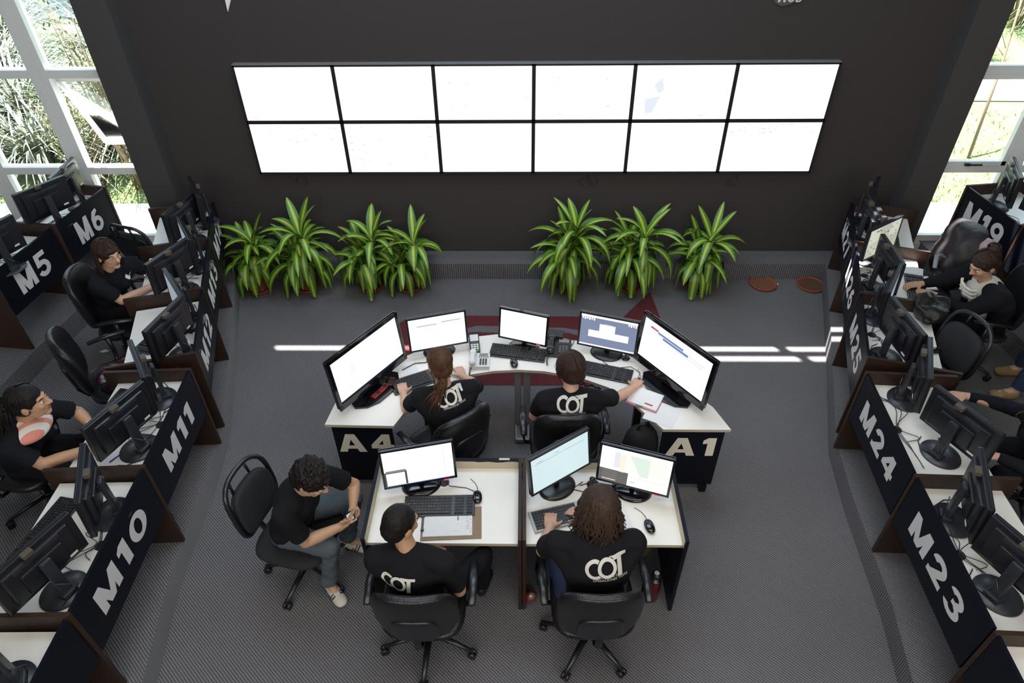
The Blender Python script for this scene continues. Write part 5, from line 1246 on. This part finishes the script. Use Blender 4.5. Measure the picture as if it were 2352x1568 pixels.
def glasses(parent, base, P_, m=M_LENS):
    w = MB()
    for sx in (-1, 1):
        pts = [P_((sx*.033+.022*math.cos(t*.5236), .103-.006*abs(math.cos(t*.5236)), .004+.017*math.sin(t*.5236))) for t in range(13)]
        w.tube(pts, .0016, 5, cap=False); w.tube([P_((sx*.055, .097, .008)), P_((sx*.078, .05, .008)), P_((sx*.082, 0, .0))], .0016, 5)
    w.tube([P_((-.011, .105, .006)), P_((.011, .105, .006))], .0016, 5)
    return attach(w, 'spectacles', m, parent, base)

# man with the phone
J = dict(zb=0, fwd=(1, -.2, 0), pel=(-1.56, -3.84, .57), neck=(-1.40, -3.90, 1.02), head=(-1.30, -3.94, 1.14), face=(.80, -.22, -.55), hup=(.3, 0, 1),
    shL=(-1.37, -3.74, .97), shR=(-1.47, -4.06, .96), elL=(-1.17, -3.66, .74), elR=(-1.40, -4.05, .68), wrL=(-1.16, -3.80, .68), wrR=(-1.21, -3.92, .66),
    hdL=(-.1, -.75, 0), hnL=(-.6, 0, .6), hdR=(.55, .6, .05), hnR=(-.25, .2, .85), knL=(-1.21, -3.63, .55), knR=(-1.29, -3.99, .54), anL=(-1.33, -3.63, .10), anR=(-1.38, -3.97, .10), toL=(-1.20, -3.66, .03), toR=(-1.30, -4.06, .03), stripes=True, cuff=True, curlL=34, curlR=34)
o, sh, base, P_ = person('person', 'seated man in black shirt and jeans looking down at his phone', J, SK_OLIVE, M_SHIRT, M_JEANS, M_SHOE, ('curly', H_BLACK), sleeve=.78)
attach(MB().tube([V(J['wrL'])+V((.0, .03, .002))+V((.030*math.cos(t*.5236), .004, .030*math.sin(t*.5236))) for t in range(13)], .006, 6, cap=False), 'wristband', M_PLASTIC, o, base)
root = thing('mobile_phone', (-1.155, -3.885, .69), R(25), 'small dark phone with a lit display in the seated man\'s hands', 'phone')
T = Matrix.Rotation(R(-25), 4, 'Y'); MB().box((0, 0, 0), (.055, .105, .012), 0, T, bev=.004).build('case', M_PLASTIC, root); MB().box((0, .01, .0068), (.043, .055, .001), 0, T).build('display', mat('phone_lit', (.0, .0, .0), .2, emit=(.8, .85, .9), es=.7), root)

# man at the left front desk
J = dict(zb=0, fwd=(.1, 1, 0), pel=(-.67, -4.40, .57), neck=(-.70, -4.33, 1.05), head=(-.735, -4.27, 1.185), face=(.62, .70, -.30),
    shL=(-.885, -4.35, .985), shR=(-.505, -4.38, .985), elL=(-.93, -4.24, .74), elR=(-.44, -4.38, .72), wrL=(-.68, -4.13, .665), wrR=(-.52, -4.22, .68),
    hdL=(.8, .35, 0), hnL=(0, 0, -1), hdR=(-.35, .8, 0), hnR=(-.5, 0, -.6), knL=(-.72, -4.02, .55), knR=(-.33, -4.06, .57), anL=(-.72, -3.90, .10), anR=(-.36, -3.98, .10), toL=(-.72, -3.77, .03), toR=(-.33, -3.85, .03))
person('person', 'man with cropped dark hair in a black COT shirt, left front desk', J, SK_TAN, M_SHIRT, M_TROUSER, M_PLASTIC, ('buzz', H_BLACK), sleeve=.80, logo=(-.05, .03, .19, -6, False), curlL=40)

# long-haired person at the right front desk
J = dict(zb=0, fwd=(0, 1, 0), pel=(.32, -4.42, .57), neck=(.32, -4.27, 1.06), head=(.325, -4.17, 1.20), face=(-.08, .9, -.42),
    shL=(.10, -4.25, 1.00), shR=(.53, -4.24, 1.00), elL=(.03, -4.16, .78), elR=(.55, -4.08, .80), wrL=(.075, -3.985, .745), wrR=(.30, -3.91, .745),
    hdL=(.10, 1, -.12), hnL=(0, -.1, -1), hdR=(-.75, .55, -.1), hnR=(0, -.1, -1), knL=(.10, -4.02, .56), knR=(.50, -4.03, .56), anL=(.05, -3.93, .10), anR=(.5, -3.9, .10), toL=(.04, -3.80, .03), toR=(.5, -3.77, .03))
person('person', 'person with long wavy brown hair typing in a black COT shirt', J, SK_LIGHT, M_SHIRT, M_JEANSB, M_PLASTIC, ('long', H_LONG), sleeve=.72, scale=1.03, logo=(.035, .075, .225, 5, True))

# ponytailed woman at the curved desk
J = dict(zb=0, fwd=(-.25, 1, 0), pel=(-.58, -3.20, .57), neck=(-.62, -3.07, 1.04), head=(-.65, -2.99, 1.185), face=(-.35, .88, -.25),
    shL=(-.80, -3.09, .97), shR=(-.45, -3.00, .97), elL=(-.92, -3.00, .76), elR=(-.42, -2.80, .80), wrL=(-.965, -2.84, .755), wrR=(-.545, -2.65, .755),
    hdL=(-.25, .9, .0), hnL=(0, 0, -1), hdR=(-.35, .85, 0), hnR=(0, 0, -1), knL=(-.72, -2.84, .55), knR=(-.42, -2.78, .55), anL=(-.70, -2.74, .10), anR=(-.42, -2.66, .10), toL=(-.72, -2.62, .03), toR=(-.43, -2.53, .03), knot=(-.615, -3.105, 1.145), tail=(-.07, -.07, -.17))
person('person', 'woman with auburn ponytail in a black COT shirt at the curved desk', J, SK_LIGHT, M_SHIRT, M_JEANSB, M_PLASTIC, ('pony', H_AUBURN), sleeve=.70, female=True, scale=.97, logo=(.02, .125, .19, 8, True))

# short-haired person with glasses at the curved desk
J = dict(zb=0, fwd=(0, 1, 0), pel=(.21, -3.17, .57), neck=(.24, -3.10, 1.04), head=(.225, -3.03, 1.18), face=(-.55, .75, -.30),
    shL=(.06, -3.10, .97), shR=(.43, -3.10, .97), elL=(-.01, -3.02, .72), elR=(.58, -2.94, .82), wrL=(.12, -2.84, .66), wrR=(.725, -2.775, .765),
    hdL=(.6, .6, 0), hnL=(0, 0, -1), hdR=(.45, .85, -.1), hnR=(0, 0, -1), knL=(.10, -2.76, .55), knR=(.36, -2.76, .55), anL=(.10, -2.64, .10), anR=(.36, -2.64, .10), toL=(.10, -2.50, .03), toR=(.36, -2.50, .03))
o, sh, base, P_ = person('person', 'short-haired person with glasses reaching for a mouse at the curved desk', J, SK_LIGHT, M_SHIRT, M_JEANSB, M_PLASTIC, ('bob', H_BROWN), sleeve=.72, logo=(.0, .115, .20, -2, True))
glasses(o, base, P_)

# woman with glasses at desk M13
J = dict(zb=H1, fwd=(.9, -.1, 0), pel=(-3.66, -1.74, .72), neck=(-3.50, -1.80, 1.17), head=(-3.42, -1.83, 1.315), face=(.80, -.42, -.10),
    shL=(-3.40, -1.64, 1.10), shR=(-3.53, -1.96, 1.10), elL=(-3.27, -1.58, .95), elR=(-3.40, -1.94, .935), wrL=(-3.30, -1.60, .925), wrR=(-3.27, -1.73, .92),
    hdL=(.6, -.2, 0), hnL=(0, 0, -1), hdR=(.75, .55, -.02), hnR=(0, 0, -1), knL=(-3.25, -1.62, .72), knR=(-3.30, -1.86, .72), anL=(-3.18, -1.6, .30), anR=(-3.22, -1.84, .30), toL=(-3.06, -1.58, .22), toR=(-3.1, -1.83, .22))
J['elL'] = (-3.42, -1.47, .93); J['wrL'] = (-3.30, -1.55, .925)
o, sh, base, P_ = person('person', 'woman with long brown hair and glasses in a black polo, desk M13', J, SK_LIGHT, M_POLO, M_TROUSER, M_PLASTIC, ('straight', H_BROWN), sleeve=.80, female=True, scale=.97)
glasses(o, base, P_, mat('gold_frame', (.5, .35, .15), .3, metal=.8))
def chest_badge(sh_o, base, center, nrm, x, size, text=None):
    bvh = BVHTree.FromObject(sh_o, bpy.context.evaluated_depsgraph_get()); c = V(center)-base; n = V(nrm).normalized(); gx = V(x).normalized(); gy = n.cross(gx)
    pb = MB()
    def pj(u, v):
        p = c + gx*u*size + gy*v*size; h = bvh.ray_cast(p + n*.4, -n); return (h[0] + n*.004) if h[0] is not None else p
    if text:
        for i, t in enumerate(text):
            vs, fs = text_mesh(t); w = .08*len(t); pb._new([pj(u*w, v*.13-.19*i) for u, v in vs], fs)
    else:
        for q in ([(-.5, .1), (-.15, .45), (.1, .1), (.3, -.1), (.05, -.45), (-.25, -.35)], [(.05, .0), (.55, .45), (.2, -.02)]): pb._new([pj(u, v) for u, v in q], [list(range(len(q)))])
    b_ = pb.build('chest_print', M_PRINT, None); b_.parent = sh_o
chest_badge(sh, base, (-3.38, -1.74, 1.05), (.8, -.35, .55), (.3, .8, 0), .06)

# woman with the striped collar at desk M11
J = dict(zb=H1, fwd=(.95, -.1, 0), pel=(-3.44, -3.42, .72), neck=(-3.21, -3.50, 1.17), head=(-3.11, -3.50, 1.315), face=(.93, .22, .02),
    shL=(-3.15, -3.34, 1.10), shR=(-3.22, -3.69, 1.10), elL=(-3.08, -3.25, .97), elR=(-3.11, -3.67, .93), wrL=(-2.97, -3.33, .93), wrR=(-2.90, -3.53, .92),
    hdL=(.8, -.3, 0), hnL=(0, 0, -1), hdR=(.85, .35, 0), hnR=(0, 0, -1), knL=(-3.05, -3.3, .72), knR=(-3.08, -3.56, .72), anL=(-2.98, -3.28, .30), anR=(-3.0, -3.55, .30), toL=(-2.86, -3.27, .22), toR=(-2.88, -3.54, .22), knot=(-3.24, -3.545, 1.305), tail=(-.08, -.05, -.26))
o, sh, base, P_ = person('person', 'woman in black top with pink striped collar, lower left edge', J, SK_TAN, M_POLO, M_TROUSER, M_PLASTIC, ('back', H_BLACK), sleeve=.72, female=True, scale=.99)
q = MB(); F = frame(V((-3.190, -3.515, 1.118)), V((0, 1, 0)), V((-1, 0, .35)).normalized(), V((.35, 0, 1)).normalized())
q.ell((0, 0, 0), (.155, .112, .060), F, n=28, m=14); cm = remeshed(q, .006, 3); co = mesh_obj('striped_collar', cm, M_STRIPE, o, base)
chest_badge(sh, base, (-3.10, -3.42, 1.02), (.9, -.1, .5), (.25, .9, 0), .05, ['SECRETARIA DE', 'PROTECCION', 'CIUDADANA'])
attach(MB().tube([V(J['wrL'])+V((-.02, 0, .0))+V((.004, .030*math.cos(t*.5236), .030*math.sin(t*.5236))) for t in range(13)], .004, 6, cap=False), 'bracelet', M_CHROME, o, base)

# woman in the white blouse at desk M26
J = dict(zb=H1, fwd=(-.95, -.1, 0), pel=(3.76, -1.84, .72), neck=(3.54, -1.93, 1.15), head=(3.46, -1.95, 1.30), face=(-.78, -.18, -.42),
    shL=(3.55, -2.12, 1.09), shR=(3.55, -1.74, 1.09), elL=(3.42, -2.06, .93), elR=(3.40, -1.66, .95), wrL=(3.28, -1.84, .93), wrR=(3.24, -1.68, .93),
    hdL=(-.6, .5, -.05), hnL=(0, 0, -1), hdR=(-.9, -.05, -.1), hnR=(0, 0, -1), knL=(3.36, -1.96, .72), knR=(3.36, -1.72, .72), anL=(3.3, -1.96, .30), anR=(3.3, -1.72, .30), toL=(3.18, -1.96, .22), toR=(3.18, -1.72, .22))
o, sh, base, P_ = person('person', 'woman with dark bun in white blouse and black cardigan, right side', J, SK_OLIVE, M_BLOUSE, M_TROUSER, M_PLASTIC, ('bun', H_BROWN), sleeve=.3, female=True, scale=.97)
q = MB()
n_, p_ = V(J['neck']), V(J['pel'])
for s_, sg in (('L', -1), ('R', 1)):
    a, e, w = V(J['sh'+s_]), V(J['el'+s_]), V(J['wr'+s_]); lat = V((0, sg, 0))
    cap_(q, a, e, .084, .058); cone_(q, e, e.lerp(w, .95), .054, .038); cap_(q, e, e, .055, .055)
    cap_(q, a, a.lerp(n_, .40), .082, .066); cap_(q, a-V((0, 0, .05))+V((.075, 0, 0)), p_+lat*.10+V((.05, 0, .12)), .085, .085); cap_(q, a+V((.06, 0, -.05)), p_+lat*.14+V((.02, 0, .02)), .07, .08)
cap_(q, V(J['shL'])+V((.06, 0, 0)), V(J['shR'])+V((.06, 0, 0)), .07, .07); cap_(q, n_+V((.09, 0, -.12)), p_+V((.08, 0, .08)), .10, .10)
cm = remeshed(q, .009, 4); mesh_obj('cardigan', cm, M_TROUSER, o, base)
rf = MB()
for i in range(3):
    rf.tube([V((3.435+.012*i-.02*math.cos(t*.39), -1.935-.075*math.sin(t*.39-1.57)-.0, 1.105-.035*i-.04*math.cos(t*.39-1.57)))+V((.006*math.sin(t*2.6+i), 0, .008*math.cos(t*2.9))) for t in range(9)], .012, 7, flat=.5)
attach(rf, 'blouse_ruffle', M_BLOUSE, sh, base)
attach(MB().tube([V((3.165, -1.685, .93))+V((.0, .010*math.cos(t*.5236), .010*math.sin(t*.5236))) for t in range(13)], .002, 5, cap=False), 'ring', M_CHROME, o, base)

# figure at the right edge beside desk M24
J = dict(zb=H1, fwd=(-1, 0, 0), pel=(3.36, -3.42, .72), neck=(3.13, -3.52, 1.16), head=(3.04, -3.53, 1.30), face=(-.85, .1, -.45),
    shL=(3.12, -3.70, 1.09), shR=(3.13, -3.34, 1.09), elL=(3.02, -3.66, .92), elR=(3.16, -3.14, .95), wrL=(2.88, -3.55, .92), wrR=(2.95, -3.02, .93),
    hdL=(-.8, .2, 0), hnL=(0, 0, -1), hdR=(-.9, .1, 0), hnR=(0, 0, -1), knL=(3.02, -3.52, .72), knR=(3.02, -3.26, .72), anL=(2.96, -3.5, .30), anR=(2.96, -3.24, .30), toL=(2.84, -3.5, .22), toR=(2.84, -3.24, .22))
o, sh, base, P_ = person('person', 'person in dark long sleeves cut by the right edge at desk M24', J, SK_LIGHT, M_POLO, M_TROUSER, M_PLASTIC, ('long', hairmat('light_brown_hair', (.16, .09, .04))), sleeve=2, female=True, scale=.97)
chest_badge(sh, base, (3.02, -3.56, 1.04), (-.7, -.4, .6), (.1, -.9, 0), .055)

# person walking on the right, only legs in view
J = dict(zb=H1, fwd=(-.9, -.3, 0), pel=(4.28, -2.22, 1.10), neck=(4.33, -2.24, 1.60), head=(4.33, -2.26, 1.76), face=(-1, -.1, -.1),
    shL=(4.30, -2.43, 1.53), shR=(4.34, -2.05, 1.53), elL=(4.30, -2.47, 1.24), elR=(4.38, -2.0, 1.24), wrL=(4.14, -2.43, 1.05), wrR=(4.24, -1.98, 1.05),
    hdL=(-.4, 0, -.9), hnL=(0, 1, 0), hdR=(-.4, 0, -.9), hnR=(0, -1, 0), knL=(4.05, -2.26, .70), knR=(4.18, -2.02, .68), anL=(3.97, -2.29, .285), anR=(4.16, -2.0, .285), toL=(3.83, -2.27, .22), toR=(4.03, -1.99, .22))
person('person', 'walking person in blue jeans and tan shoes at the right edge', J, SK_LIGHT, M_POLO, M_JEANSB, M_TAN, ('bob', H_BROWN), sleeve=2)
